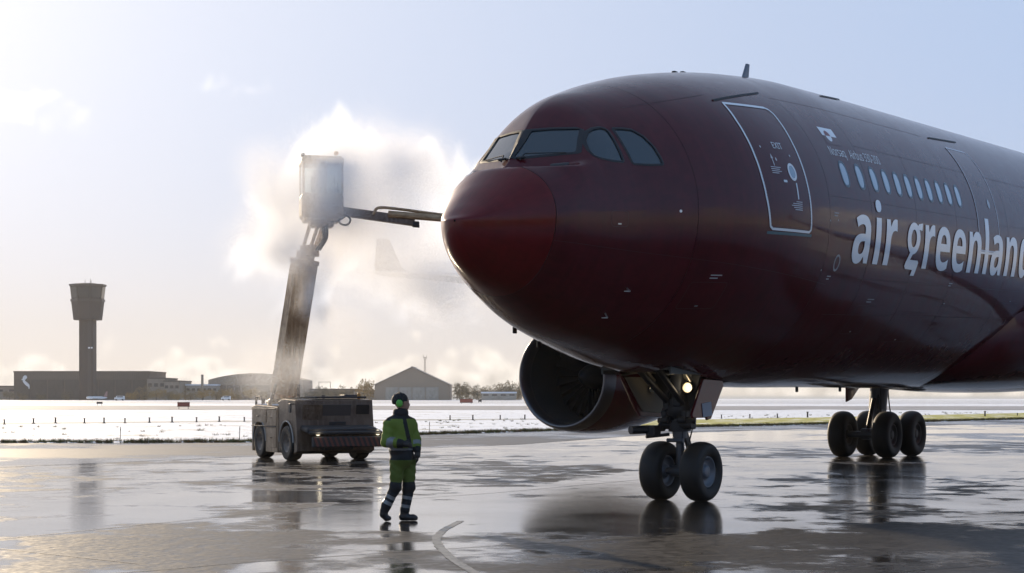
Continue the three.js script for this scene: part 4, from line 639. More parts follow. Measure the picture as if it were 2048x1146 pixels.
  mesh('cab_tub', uvBox(clean([box(1.22, .74, 1.1, 0, .40, 0, .12), box(1.06, .14, .94, 0, 0.02, 0, .05), box(.7, .2, .6, 0, -.1, 0, .05)])), cabM, cab);
  for (const [x, z] of [[-.56, -.5], [.56, -.5], [-.56, .5], [.56, .5], [.08, .52]]) mesh('pillar', clean([box(.075, .90, .075, x, 1.18, z, .02)]), cabM, cab);
  mesh('cab_roof', uvBox(clean([box(1.24, .22, 1.12, 0, 1.70, 0, .08), box(1.1, .05, .98, 0, 1.82, 0, .02)])), cabM, cab);
  mesh('cab_window', box(.60, .84, .012, -.24, 1.18, .52, .003), glass, cab);
  mesh('cab_window', box(.42, .84, .012, .32, 1.18, .52, .003), glass, cab);
  mesh('cab_window', box(1.0, .84, .012, 0, 1.18, -.52, .003), glass, cab);
  for (const s of [-1, 1]) mesh('cab_window', box(.012, .84, .9, s * .57, 1.18, 0, .003), glass, cab);
  mesh('operator_seat', clean([box(.44, .72, .12, -.06, 1.0, -.2, .05), box(.3, .22, .1, -.06, 1.42, -.22, .04)]), dark, cab);
  mesh('joystick_console', clean([box(.3, .2, .3, .36, .86, .2, .04), new THREE.TorusGeometry(.10, .018, 8, 24).translate(.36, 1.02, .38), bar([.36, .9, .38], [.36, 1.25, .30], .02)]), dark, cab);
  mesh('roof_lamp', clean([bar([-.52, 1.8, .45], [-.56, 1.9, .45], .03), box(.1, .09, .08, -.58, 1.84, .46, .02)]), dark, cab);
  mesh('roof_lamp', clean([bar([.4, 1.82, .4], [.4, 1.9, .4], .02), lathe([[.05, 0], [.075, .04], [.06, .1], [0, .11]], 'y', 16).translate(.4, 1.88, .4)]), std({ color: lin(.7, .4, .1), roughness: .3 }), cab);
  // spray arm, out to the right past the aircraft's nose
  const arm = part('spray_arm', truck), S = (px, py, z) => P(px, py, z);
  mesh('arm_beam', uvBox(clean([beam(S(-5.25, 7.28, -48.4), S(-2.85, 6.92, -48.2), .26, .20, .02)])), std({ map: grime, color: lin(.34, .28, .26), roughness: .5 }), arm);
  mesh('arm_extension', clean([bar(S(-3.6, 7.14, -48.15), S(-1.85, 6.98, -48.0), .10), bar(S(-1.85, 6.98, -48.0), S(-1.55, 6.95, -48.0), .13, .15)]), boomMat, arm);
  mesh('fluid_pipe', tube([S(-4.05, 7.12, -48.2), S(-3.95, 7.30, -48.2), S(-3.8, 7.33, -48.2), S(-3.2, 7.27, -48.15), S(-2.5, 7.17, -48.1), S(-1.7, 7.06, -48.0)], .045, 40), boomMat, arm);
  mesh('arm_tip_valve', clean([box(.22, .14, .14, ...S(-2.82, 6.86, -48.2).toArray(), .03), bar(S(-2.9, 6.8, -48.2), S(-2.7, 6.78, -48.2), .04)]), dark, arm);
  mesh('hose_loop', tube([S(-5.05, 7.08, -48.2), S(-5.0, 6.86, -48.1), S(-4.8, 6.82, -48.1), S(-4.70, 6.96, -48.1), S(-4.82, 7.08, -48.15), S(-5.0, 6.98, -48.15), S(-5.3, 6.92, -48.2)], .028, 48), dark, arm);
}
// ---------------------------------------------------------------- ground crew member walking to the right
function isoMesh(f, lo, hi, h) {     // surface nets over f < 0
  const n = lo.map((a, i) => Math.ceil((hi[i] - a) / h) + 1), [nx, ny, nz] = n, v = new Float32Array(nx * ny * nz), at = (i, j, k) => (k * ny + j) * nx + i;
  for (let k = 0; k < nz; k++) for (let j = 0; j < ny; j++) for (let i = 0; i < nx; i++) v[at(i, j, k)] = f(lo[0] + i * h, lo[1] + j * h, lo[2] + k * h);
  const id = new Int32Array(nx * ny * nz).fill(-1), pos = [], idx = [];
  for (let k = 0; k < nz - 1; k++) for (let j = 0; j < ny - 1; j++) for (let i = 0; i < nx - 1; i++) {
    let sx = 0, sy = 0, sz = 0, c = 0;
    const e = (a, b) => { const va = v[at(i + a[0], j + a[1], k + a[2])], vb = v[at(i + b[0], j + b[1], k + b[2])]; if ((va < 0) !== (vb < 0)) { const t = va / (va - vb); sx += a[0] + t * (b[0] - a[0]); sy += a[1] + t * (b[1] - a[1]); sz += a[2] + t * (b[2] - a[2]); c++; } };
    for (const a of [0, 1]) for (const b of [0, 1]) { e([0, a, b], [1, a, b]); e([a, 0, b], [a, 1, b]); e([a, b, 0], [a, b, 1]); }
    if (c) { id[at(i, j, k)] = pos.length / 3; pos.push(lo[0] + (i + sx / c) * h, lo[1] + (j + sy / c) * h, lo[2] + (k + sz / c) * h); }
  }
  const quad = (a, b, c, d, flip) => { if (a < 0 || b < 0 || c < 0 || d < 0) return; if (flip) idx.push(a, c, b, b, c, d); else idx.push(a, b, c, c, b, d); };
  for (let k = 1; k < nz - 1; k++) for (let j = 1; j < ny - 1; j++) for (let i = 1; i < nx - 1; i++) {
    const a = v[at(i, j, k)] < 0;
    if (a !== (v[at(i + 1, j, k)] < 0)) quad(id[at(i, j - 1, k - 1)], id[at(i, j, k - 1)], id[at(i, j - 1, k)], id[at(i, j, k)], !a);
    if (a !== (v[at(i, j + 1, k)] < 0)) quad(id[at(i - 1, j, k - 1)], id[at(i, j, k - 1)], id[at(i - 1, j, k)], id[at(i, j, k)], a);
    if (a !== (v[at(i, j, k + 1)] < 0)) quad(id[at(i - 1, j - 1, k)], id[at(i, j - 1, k)], id[at(i - 1, j, k)], id[at(i, j, k)], !a);
  }
  const g = new THREE.BufferGeometry(); g.setAttribute('position', new THREE.Float32BufferAttribute(pos, 3)); g.setIndex(idx); g.computeVertexNormals();
  // outward normals: compare with the field's gradient
  const p = g.attributes.position, nn = g.attributes.normal; let s = 0; for (let i = 0; i < p.count; i += 7) { const x = p.getX(i), y = p.getY(i), z = p.getZ(i), q = 0.004; s += (f(x + q * nn.getX(i), y + q * nn.getY(i), z + q * nn.getZ(i)) > f(x - q * nn.getX(i), y - q * nn.getY(i), z - q * nn.getZ(i))) ? 1 : -1; }
  if (s < 0) { const a = g.index.array; for (let i = 0; i < a.length; i += 3) { const t = a[i]; a[i] = a[i + 1]; a[i + 1] = t; } g.computeVertexNormals(); }
  return g;
}
{
  const person = thing('person', 'person in yellow-green high-visibility jacket and trousers walking across the wet apron', 'person', [-1.63, 0.0, -24.2], 0);
  // joints: x to the right (walking direction), y up, z towards the camera
  const bones = [];   // [ax, ay, az, ra, bx, by, bz, rb, region]
  const b = (a, ra, c, rb, region, sq = 1) => bones.push([...a, ra, ...c, rb, region, sq]);
  // torso and pelvis
  b([.00, 1.02, .0], .165, [-.01, 1.40, -.01], .185, 'torso'); b([-.10, 1.42, .07], .115, [.10, 1.41, -.07], .115, 'torso'); b([-.02, 1.10, .08], .15, [.05, 1.10, -.08], .15, 'torso');
  b([.03, .92, .06], .145, [.05, .92, -.07], .14, 'torso'); b([.0, 1.50, 0], .10, [.01, 1.60, 0], .085, 'collar');
  // camera-side arm: upper arm down, forearm across the belly
  b([-.165, 1.43, .10], .085, [-.195, 1.17, .19], .078, 'arm'); b([-.195, 1.17, .19], .076, [.02, 1.145, .25], .062, 'arm');
  b([.03, 1.145, .252], .05, [.085, 1.135, .25], .046, 'glove');
  for (const [i, d, r] of [[0, .028, .0125], [1, .010, .0135], [2, -.009, .013], [3, -.027, .0115]]) { b([.095, 1.135 + d, .258], r, [.150, 1.125 + d, .245], r, 'glove'); b([.150, 1.125 + d, .245], r, [.172, 1.105 + d, .205], r * .92, 'glove'); }
  b([.06, 1.165, .225], .016, [.12, 1.19, .20], .013, 'glove');
  // far arm: hangs in front, slightly bent
  b([.155, 1.42, -.11], .083, [.215, 1.17, -.09], .074, 'arm'); b([.215, 1.17, -.09], .072, [.245, 1.04, .03], .058, 'arm');
  b([.248, 1.02, .035], .046, [.25, .965, .045], .042, 'glove');
  for (const [i, d, r] of [[0, .026, .012], [1, .009, .013], [2, -.009, .0125], [3, -.026, .011]]) { b([.252, .955, .045 + d], r, [.250, .90, .048 + d], r, 'glove'); b([.250, .90, .048 + d], r, [.232, .865, .046 + d], r * .9, 'glove'); }
  b([.225, .985, .06], .015, [.20, .935, .075], .012, 'glove');
  // legs: left in the picture trails with the heel up, right one is planted
  b([-.045, .88, .05], .115, [-.07, .50, .06], .082, 'legA'); b([-.07, .50, .06], .082, [-.205, .235, .06], .068, 'legA'); b([-.205, .235, .06], .066, [-.235, .16, .06], .058, 'legA');
  b([-.235, .155, .06], .055, [-.245, .10, .06], .05, 'boot'); b([-.250, .105, .06], .052, [-.200, .048, .06], .040, 'boot'); b([-.20, .048, .06], .040, [-.165, .046, .06], .034, 'boot');
  b([.11, .88, -.06], .118, [.115, .50, -.06], .086, 'legB'); b([.115, .50, -.06], .085, [.06, .17, -.06], .07, 'legB');
  b([.055, .15, -.06], .058, [.04, .075, -.06], .056, 'boot'); b([.02, .055, -.06], .052, [.18, .048, -.05], .046, 'boot'); b([.18, .048, -.05], .045, [.215, .044, -.05], .036, 'boot');
  // head
  b([.005, 1.60, 0], .062, [.01, 1.68, 0], .062, 'skin'); b([-.015, 1.765, 0], .094, [.018, 1.75, 0], .09, 'skin'); b([.045, 1.70, 0], .058, [.06, 1.675, 0], .045, 'skin');
  b([.098, 1.735, 0], .014, [.122, 1.705, 0], .017, 'skin'); b([.098, 1.672, 0], .02, [.10, 1.66, 0], .018, 'skin'); b([.085, 1.76, 0], .026, [.088, 1.765, 0], .03, 'skin');
  const sdf1 = (x, y, z, q) => { const ax = q[0], ay = q[1], az = q[2], dx = q[4] - ax, dy = q[5] - ay, dz = q[6] - az, L2 = dx * dx + dy * dy + dz * dz, t = clamp01(((x - ax) * dx + (y - ay) * dy + (z - az) * dz) / L2); return Math.hypot(x - ax - dx * t, y - ay - dy * t, z - az - dz * t) - mix(q[3], q[7], t); };
  const smin = (a, c, k) => { const h = Math.max(k - Math.abs(a - c), 0) / k; return Math.min(a, c) - h * h * k * .25; };
  const kOf = { glove: .012, skin: .03, boot: .03 };
  const field = (list) => (x, y, z) => { let d = 9; for (const q of list) { const v = sdf1(x, y, z, q); d = d > 8 ? v : smin(d, v, kOf[q[8]] ?? .045); } return d; };
  const notHead = bones.filter((q) => q[8] !== 'skin' && q[8] !== 'glove');
  const wrinkle = (x, y, z) => .007 * fbm(x * 9, y * 13, z * 9, 3) + .004 * Math.sin(y * 46 + 9 * fbm(x * 5, y * 3, z * 5, 2)) * smooth(.15, .5, y);
  const bodyF = field(notHead), bodyG = isoMesh((x, y, z) => (y < .004 ? Math.max(bodyF(x, y, z), .004 - y) : bodyF(x, y, z)) + wrinkle(x, y, z), [-.42, -.02, -.32], [.42, 1.74, .36], .0115);
  // split the one continuous surface into garments by where each triangle lies
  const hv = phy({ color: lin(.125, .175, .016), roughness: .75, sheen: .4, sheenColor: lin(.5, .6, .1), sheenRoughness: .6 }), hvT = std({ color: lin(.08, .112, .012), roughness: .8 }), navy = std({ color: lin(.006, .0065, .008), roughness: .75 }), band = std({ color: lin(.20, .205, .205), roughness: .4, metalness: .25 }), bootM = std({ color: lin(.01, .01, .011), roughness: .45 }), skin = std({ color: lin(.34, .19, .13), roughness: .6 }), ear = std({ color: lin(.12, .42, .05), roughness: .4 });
  const nearest = (x, y, z) => { let m = 9, r = null, tt = 0; for (const q of notHead) { const v = sdf1(x, y, z, q); if (v < m) { m = v; r = q; const dx = q[4] - q[0], dy = q[5] - q[1], dz = q[6] - q[2]; tt = clamp01(((x - q[0]) * dx + (y - q[1]) * dy + (z - q[2]) * dz) / (dx * dx + dy * dy + dz * dz)); } } return [r, tt]; };
  const parts = { jacket: [], jacket_hem: [], collar: [], trousers: [], knee_panels: [], reflective_bands: [], boots: [] }, P = bodyG.attributes.position, I = bodyG.index.array;
  for (let i = 0; i < I.length; i += 3) {
    let x = 0, y = 0, z = 0; for (let k = 0; k < 3; k++) { x += P.getX(I[i + k]) / 3; y += P.getY(I[i + k]) / 3; z += P.getZ(I[i + k]) / 3; }
    const [q, t] = nearest(x, y, z), reg = q[8]; let w = 'jacket';
    if (reg === 'torso' || reg === 'collar') {
      const placket = Math.abs(x - (.075 + (1.45 - y) * .20)) < .028 && z > 0;
      w = y > 1.53 || reg === 'collar' ? 'collar' : y > 1.075 ? (placket || y > 1.50 ? 'collar' : 'jacket') : y > 1.04 ? 'reflective_bands' : y > .925 ? 'jacket_hem' : 'trousers';
      if (w === 'trousers' && y > .90) w = 'jacket_hem';
    } else if (reg === 'arm') { const fore = q[5] < 1.16; w = fore && t > .12 && t < .55 ? 'reflective_bands' : fore && t > .8 ? 'jacket_hem' : 'jacket'; if (!fore && y > 1.475) w = 'collar'; }
    else if (reg === 'legA' || reg === 'legB') { const lower = q[1] < .55, s = reg === 'legA' ? [.45, .62, .76, .93] : [.40, .54, .78, .92]; w = y > .90 ? 'jacket_hem' : !lower ? (t > .80 ? 'knee_panels' : 'trousers') : q[1] < .3 ? 'knee_panels' : (t > s[0] && t < s[1]) || (t > s[2] && t < s[3]) ? 'reflective_bands' : 'knee_panels'; }
    else w = 'boots';
    parts[w].push(I[i], I[i + 1], I[i + 2]);
  }
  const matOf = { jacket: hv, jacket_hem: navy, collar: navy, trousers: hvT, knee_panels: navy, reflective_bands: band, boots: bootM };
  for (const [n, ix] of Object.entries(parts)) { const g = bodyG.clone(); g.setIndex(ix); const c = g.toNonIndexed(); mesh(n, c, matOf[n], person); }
  mesh('head', isoMesh(field(bones.filter((q) => q[8] === 'skin')), [-.16, 1.52, -.14], [.17, 1.9, .14], .006), skin, person);
  mesh('knit_hat', isoMesh((x, y, z) => { const d = Math.hypot((x + .012) / 1.08, y - 1.772, z / .96) - .112; return Math.max(d + .004 * Math.sin(x * 90) * Math.sin(z * 90), 1.755 - .35 * (x + .01) * -1 * .0 - y + (x > .05 ? .0 : -.045)); }, [-.2, 1.66, -.18], [.2, 1.95, .18], .006), navy, person);
  mesh('scarf', isoMesh((x, y, z) => { const r = Math.hypot(x - .0, z); return Math.hypot(r - .075, (y - 1.59) * .8) - .042 + .004 * Math.sin(y * 60); }, [-.16, 1.5, -.16], [.16, 1.68, .16], .008), navy, person);
  mesh('ear_defenders', clean([lathe([[0, .03], [.035, .028], [.048, .012], [.05, -.012]], 'z', 24).scale(1, 1.15, 1).translate(-.012, 1.725, .105), lathe([[.05, .012], [.048, -.012], [.035, -.028], [0, -.03]], 'z', 24).scale(1, 1.15, 1).translate(-.012, 1.725, -.105)]), ear, person);
  mesh('ear_defender_band', new THREE.TorusGeometry(.118, .009, 8, 28, Math.PI).rotateY(Math.PI / 2).scale(1, 1.35, 1).translate(-.012, 1.73, 0), navy, person);
  for (const s of [0, 1]) { const gl = bones.filter((q) => q[8] === 'glove').slice(s * 10, s * 10 + 10); mesh('glove', isoMesh(field(gl), s ? [.15, .82, -.04] : [-.03, 1.04, .15], s ? [.32, 1.08, .14] : [.23, 1.25, .32], .005), bootM, person); }
}
// ---------------------------------------------------------------- beyond the apron
const postMat = std({ color: lin(.05, .045, .04), roughness: .8 });
{
  const g0 = clean([bar([0, 0, 0], [0, .34, 0], .05, .045, 8), box(.17, .05, .17, 0, .03, 0, .01), box(.12, .04, .12, 0, .35, 0, .01)]);
  const spots = [[-32.52, -105.86], [-31.48, -108.72], [-30.58, -110.71], [-28.64, -110.71], [-27.33, -110.71], [-26.12, -111.53], [-24.74, -112.77], [-23.46, -114.05], [-22.06, -115.58], [-20.75, -117.14], [-19.05, -117.6], [-4.7, -125.4], [-2.97, -125.4], [-0.91, -127.79], [1.0, -128.6], [16.8, -132.55], [19.29, -134.02], [21.76, -135.52], [24.4, -136.44], [40.7, -142.22], [44.76, -146.35]];
  spots.forEach(([x, z], i) => { const m = mesh('marker_post', g0, postMat); m.position.set(x, .0, z); m.scale.setScalar(i === 18 || i === 19 ? 1.5 : .95 + .2 * ((i * 7) % 5) / 5); tag(m, i < 11 ? 'short dark marker post, ' + nth(i) + ' from the left in the row left of the truck' : i < 15 ? 'short dark marker post, ' + nth(i - 11) + ' right of the walking person' : i < 19 ? 'short dark marker post, ' + nth(i - 15) + ' right of the nose gear' + (i === 18 ? ', the tallest' : '') : 'short dark marker post, ' + nth(i - 19) + ' right of the main landing gear', 'post', 'marker posts along the track'); });
  [[-15.65, -66.0, 'leftmost thin snow stick at the edge of the snow field, left of the truck'], [-11.13, -67.47, 'thin snow stick at the snow edge right beside the truck tank'], [-3.98, -79.44, 'thin snow stick at the snow edge just right of the walking person'], [26.5, -116, 'thin snow stick in the yellow grass right of the main wheels']].forEach(([x, z, l]) => { const m = mesh('snow_stick', clean([bar([0, -.05, 0], [.02, .58, 0], .016, .013, 8), bar([.014, .42, 0], [.018, .52, 0], .019, .019, 8)]), postMat); m.position.set(x, .03, z); tag(m, l, 'snow stick', 'snow sticks along the apron edge'); });
  const sign = (name, label, x, z, w, h, mat) => { const s = thing(name, label, 'sign', [x, 0, z]); mesh('board', box(w, h, .12, 0, .35 + h / 2, 0, .02), mat, s); for (const k of [-.38, .38]) mesh('leg', bar([k * w, 0, 0], [k * w, .4, 0], .04), postMat, s); mesh('frame', clean([box(w + .06, .05, .15, 0, .35 + h, 0, .01), box(w + .06, .05, .15, 0, .35, 0, .01)]), postMat, s); };
  const red = std({ color: lin(.26, .07, .045), roughness: .6 }), black = std({ color: lin(.02, .02, .02), roughness: .6 });
  sign('taxiway_sign', 'reddish-brown taxiway sign on the snow left of the truck', -46.9, -236, 1.75, .62, red);
  sign('taxiway_sign', 'wide reddish-brown taxiway sign on the snow right of the person', -10.7, -387, 3.0, .85, red);
  sign('taxiway_sign', 'small black taxiway sign on the snow below the tower', -81.1, -325, 1.15, .35, black);
  sign('taxiway_sign', 'small dark taxiway sign beside the wide reddish sign', -8.6, -444, .9, .6, black);
}
// control tower
{
  const concrete = std({ color: lin(.05, .042, .038), roughness: .8 }), steel = std({ color: lin(.05, .045, .042), roughness: .5 }), gl = phy({ color: lin(.03, .035, .035), roughness: .12 });
  const t = thing('control_tower', 'tall dark airport control tower with a flared glazed cab', 'control tower', [-203.8, 0, -794]);
  mesh('shaft', clean([box(6.8, 39.2, 6.8, 0, 19.4, 0, .3)]), concrete, t);
  mesh('stair_strip', box(1.6, 37, .3, 1.6, 19, 3.45, .05), steel, t);
  for (const x of [1.2, 2.5]) mesh('pale_window', box(.9, .7, .12, x + .3, 25.0, 3.65, .02), std({ color: lin(.8, .8, .78), roughness: .3 }), t);  // two window boxes in one even pale colour
  const oct = (r0, r1, y0, y1) => new THREE.CylinderGeometry(r1, r0, y1 - y0, 8, 1).rotateY(Math.PI / 8).translate(0, (y0 + y1) / 2, 0), f = 1.0824;
  mesh('cab_body', toCreasedNormals(oct(6.25 * f, 7.35 * f, 38.4, 48.4), .3), concrete, t);
  mesh('gallery', toCreasedNormals(oct(7.55 * f, 7.6 * f, 47.2, 48.3), .3), steel, t);
  mesh('cab_core', toCreasedNormals(oct(6.9 * f, 7.5 * f, 48.4, 54.6), .3), std({ color: lin(.03, .028, .027), roughness: .7 }), t);
  for (let i = 0; i < 8; i++) { const p = mesh('cab_window', box(5.2, 5.6, .12, 0, 0, 0, .02), gl, t), a = i * Math.PI / 4; p.position.set(Math.sin(a) * 7.42, 51.5, Math.cos(a) * 7.42); p.rotation.set(R(6.4), a, 0, 'YXZ'); const m = mesh('mullion', box(.35, 6.2, .35, 0, 0, 0, .05), steel, t), b = a + Math.PI / 8; m.position.set(Math.sin(b) * 7.85, 51.4, Math.cos(b) * 7.85); m.rotation.set(R(6.4), b, 0, 'YXZ'); }
  mesh('roof', toCreasedNormals(clean([oct(8.1 * f, 8.25 * f, 54.6, 55.5), oct(6 * f, 4 * f, 55.5, 56.0)]), .3), steel, t);
  for (const [x, h] of [[-1.3, 1.9], [1.2, 2.3], [1.6, 1.6]]) mesh('antenna', bar([x, 55.8, 0], [x, 56 + h, 0], .14, .08, 8), steel, t);
}
// hangars and terminal blocks
{
  const wallN = tileFbm(401, 6, 4, .5), ribs = dataTex(512, 128, (u, v) => { const r = Math.abs(Math.sin(u * Math.PI * 64)); return (.85 + .12 * r) * (.9 + .2 * (wallN(u, v) - .5)); }, { srgb: true });
  const dark = std({ color: lin(.19, .155, .125), roughness: .8, map: ribs }), mid = std({ color: lin(.46, .37, .28), roughness: .8, map: ribs }), pale = std({ color: lin(.52, .46, .38), roughness: .8, map: ribs }), roofS = std({ color: lin(.75, .76, .78), roughness: .7 }), white = std({ color: lin(.75, .74, .72), roughness: .6 }), glassD = std({ color: lin(.04, .04, .042), roughness: .25 });  // mid and pale wall colours raised to stand in for distance haze
  const block = (name, label, x0, x1, h, z, depth, mat, o = {}) => {
    const b = thing(name, label, o.category ?? 'building', [(x0 + x1) / 2, 0, z]), w = x1 - x0;
    mesh('wall', box(w, h, depth, 0, h / 2, -depth / 2, .05), mat, b); mesh('parapet', box(w + .5, .7, depth + .5, 0, h + .1, -depth / 2, .05), o.roof ?? dark, b);
    const n = o.doors ?? 0; for (let i = 0; i < n; i++) mesh('hangar_door', box(w / n * .92, h * .72, .2, -w / 2 + (i + .5) * w / n, h * .36, .12, .03), o.doorMat ?? mid, b);
    for (let i = 0; i < (o.windows ?? 0); i++) mesh('window', box(w / o.windows * .6, h * .16, .2, -w / 2 + (i + .5) * w / o.windows, h * .7, .06, .02), glassD, b);
    return b;
  };
  const hb = block('hangar', 'long dark flat-roofed hangar with a white emblem, behind the tower', -249.6, -181.8, 14.0, -828, 40, dark, { doors: 8, doorMat: std({ color: lin(.12, .105, .09), roughness: .8, map: ribs }), category: 'hangar' });
  { // the white emblem on its left end
    const s = new THREE.Shape(); const pts = [[0, 6.1], [.8, 6.9], [1.7, 6.8], [2.0, 5.9], [1.5, 5.1], [.9, 4.6], [1.5, 3.9], [2.4, 3.1], [3.2, 2.2], [3.3, .7], [3.0, .1], [2.6, 1.2], [1.6, 1.9], [.6, 2.9], [-.1, 4.0], [.1, 4.5], [-.9, 4.8], [-.2, 5.2]]; s.moveTo(...pts[0]); s.splineThru(pts.slice(1).map(([x, y]) => new THREE.Vector2(x, y)));
    mesh('emblem', new THREE.ExtrudeGeometry(s, { depth: .25, bevelEnabled: false, curveSegments: 24 }).translate(-29.2, 5.3, .25), white, hb);
  }
  const gable = (name, label, x, z, w, eave, apex, depth, mat, category = 'hangar') => {
    const b = thing(name, label, category, [x, 0, z]), s = new THREE.Shape([[-w / 2, 0], [w / 2, 0], [w / 2, eave], [0, apex], [-w / 2, eave]].map(([a, c]) => new THREE.Vector2(a, c)));
    mesh('wall', new THREE.ExtrudeGeometry(s, { depth, bevelEnabled: false }).translate(0, 0, -depth), mat, b);
    const L = Math.hypot(w / 2, apex - eave), a = Math.atan2(apex - eave, w / 2);
    for (const k of [-1, 1]) mesh('roof_slope', box(L + .8, .35, depth + 1.2, k * w / 4, (eave + apex) / 2 + .3, -depth / 2, .05, 0, 0, -k * a), std({ color: lin(.40, .33, .27), roughness: .7 }), b);
    for (let i = 0; i < 4; i++) mesh('hangar_door', box(w * .17, eave * .85, .2, (i - 1.5) * w * .18, eave * .43, .12, .03), pale, b);
    return b;
  };
  gable('hangar', 'gabled hangar with a low pitched roof behind the walking person', -48.4, -800, 36.2, 7.2, 15.7, 34, std({ color: lin(.44, .34, .25), roughness: .8, map: ribs }));
  block('hangar_annex', 'brown annex stepping down from the dark hangar', -181.6, -172.5, 10.6, -822, 30, mid, { windows: 3 });
  block('hangar_annex', 'low brown annex at the end of the stepped hangar', -172.3, -164.5, 9.2, -818, 30, mid, { windows: 3 });
  block('terminal_block', 'low pale block between the stepped annex and the curved hangar', -164, -148, 7.4, -830, 24, pale, { windows: 6, roof: roofS });
  mesh('chimney', clean([bar([0, 0, 0], [0, 12.2, 0], .8, .6, 12), bar([0, 12.2, 0], [0, 12.6, 0], .75, .75, 12)]), mid).position.set(-154.8, 0, -826);
  tag(scene.children[scene.children.length - 1], 'slim chimney rising above the low pale block', 'chimney');
  { // curved-roof hangar
    const x0 = -154, x1 = -106, b = thing('curved_hangar', 'wide hangar with a shallow curved roof behind the boom', 'hangar', [(x0 + x1) / 2, 0, -838]), s = new THREE.Shape(), w = x1 - x0; s.moveTo(-w / 2, 0); s.lineTo(w / 2, 0); s.lineTo(w / 2, 8.6); for (let i = 0; i <= 20; i++) { const t = i / 20, x = w / 2 - w * t; s.lineTo(x, 8.6 + 4.9 * Math.pow(Math.sin(Math.PI * (.06 + .88 * t)), .7)); } s.closePath();
    mesh('wall', new THREE.ExtrudeGeometry(s, { depth: 40, bevelEnabled: false }).translate(0, 0, -40), mid, b);
    for (let i = 0; i < 6; i++) mesh('hangar_door', box(6.8, 7.4, .2, (i - 2.5) * 7.4, 3.7, .12, .03), std({ color: lin(.24, .20, .165), roughness: .8, map: ribs }), b);
    for (let i = 0; i < 2; i++) mesh('roof_light', box(7, .25, 2, -4 + i * 13, 12.2 + i * .3, -2.2, .05), roofS, b);
  }
  block('shed', 'low grey shed line between the boom and the round tree', -103, -78, 5.2, -842, 18, mid, { windows: 5 });
  block('shed', 'long low shed left of the gabled hangar', -78, -67.5, 4.4, -815, 16, pale, { windows: 3 });
  block('shed', 'low grey shed on the far left beside the dark hangar', -285, -252, 6.8, -850, 20, mid, { windows: 4 });
  block('shed', 'long low white-roofed shed right of the gabled hangar', -14, 2, 3.4, -760, 16, pale, { roof: roofS, windows: 4 });
  { const m = thing('radio_mast', 'thin lattice radio mast behind the gabled hangar', 'mast', [-47.4, 0, -900]); for (const [x, z] of [[-.7, -.5], [.7, -.5], [0, .7]]) mesh('mast_leg', bar([x, 0, z], [x * .45, 23, z * .45], .12, .09, 6), mid, m); const br = []; for (let i = 0; i < 12; i++) { const y = 1 + i * 1.8, k = 1 - .55 * y / 23; mesh('mast_brace', bar([-.7 * k, y, -.5 * k], [.7 * k, y + 1.5, -.5 * k], .07, .07, 5), mid, m); } mesh('mast_head', clean([box(2.0, .2, .3, 0, 23, 0, .03), bar([-.9, 22, 0], [-.9, 24.4, 0], .09), bar([.9, 22, 0], [.9, 24.2, 0], .09)]), mid, m); }
  { const m = thing('goal_frame', 'thin steel gantry frame on the skyline right of the boom', 'gantry', [-97.5, 0, -860]); for (const x of [-3, 3]) mesh('gantry_post', bar([x, 0, 0], [x, 9.2, 0], .14), mid, m); mesh('gantry_beam', bar([-3, 9.2, 0], [3, 9.2, 0], .12), mid, m); }
  // parked aircraft and vans far off
  const jet = (label, x, z, turn, tail) => { const j = thing('parked_airliner', label, 'airliner', [x, 0, z], turn, 'airliners parked far away'); mesh('body', lathe([[0, -9], [.5, -8.8], [.95, -8], [1.1, -6.8], [1.1, 4], [.7, 7.5], [.2, 9.5]], 'x', 20).translate(0, 1.9, 0), white, j); mesh('tail_fin', new THREE.ExtrudeGeometry(new THREE.Shape([[6.4, 2.6], [9.4, 2.6], [9.9, 7.0], [8.6, 7.0]].map(([a, c]) => new THREE.Vector2(a, c))), { depth: .25, bevelEnabled: false }), tail, j); mesh('wing', new THREE.ExtrudeGeometry(new THREE.Shape([[-1.5, -9], [.2, -9], [2.2, 0], [.2, 9], [-1.5, 9], [-2.6, 0]].map(([a, c]) => new THREE.Vector2(a + 1, c))), { depth: .25, bevelEnabled: false }).rotateX(Math.PI / 2).translate(0, 1.5, 0), white, j); for (const k of [-3.2, 3.2]) mesh('engine', lathe([[.55, -1.2], [.62, -.4], [.5, 1.4]], 'x', 14).translate(-.2, .95, k), mid, j); for (const [a, c] of [[-6.5, 0], [1, -1.4], [1, 1.4]]) mesh('undercarriage', bar([a, 0, c], [a, 1.4, c], .18), dark, j); j.scale.setScalar(.58); };
  jet('small white airliner parked at the foot of the control tower', -193.6, -770, R(-14), std({ color: lin(.35, .2, .18), roughness: .5 }));
  const van = (label, x, z) => { const v = thing('white_van', label, 'van', [x, 0, z]); mesh('body', clean([box(3.4, 1.6, 1.8, .3, 1.15, 0, .2), box(1.2, .9, 1.75, -1.6, .85, 0, .2)]), white, v); mesh('windows', box(2.6, .45, 1.84, .3, 1.55, 0, .05), glassD, v); for (const a of [-1.4, 1.3]) for (const c of [-.8, .8]) mesh('wheel', bar([a, .35, c - .1], [a, .35, c + .1], .35, .35, 16), tyreMat, v); };
  van('white van parked right of the small airliner below the tower', -168.5, -710);
  van('white van beyond the snow, in front of the curved hangar', -128, -740);
}
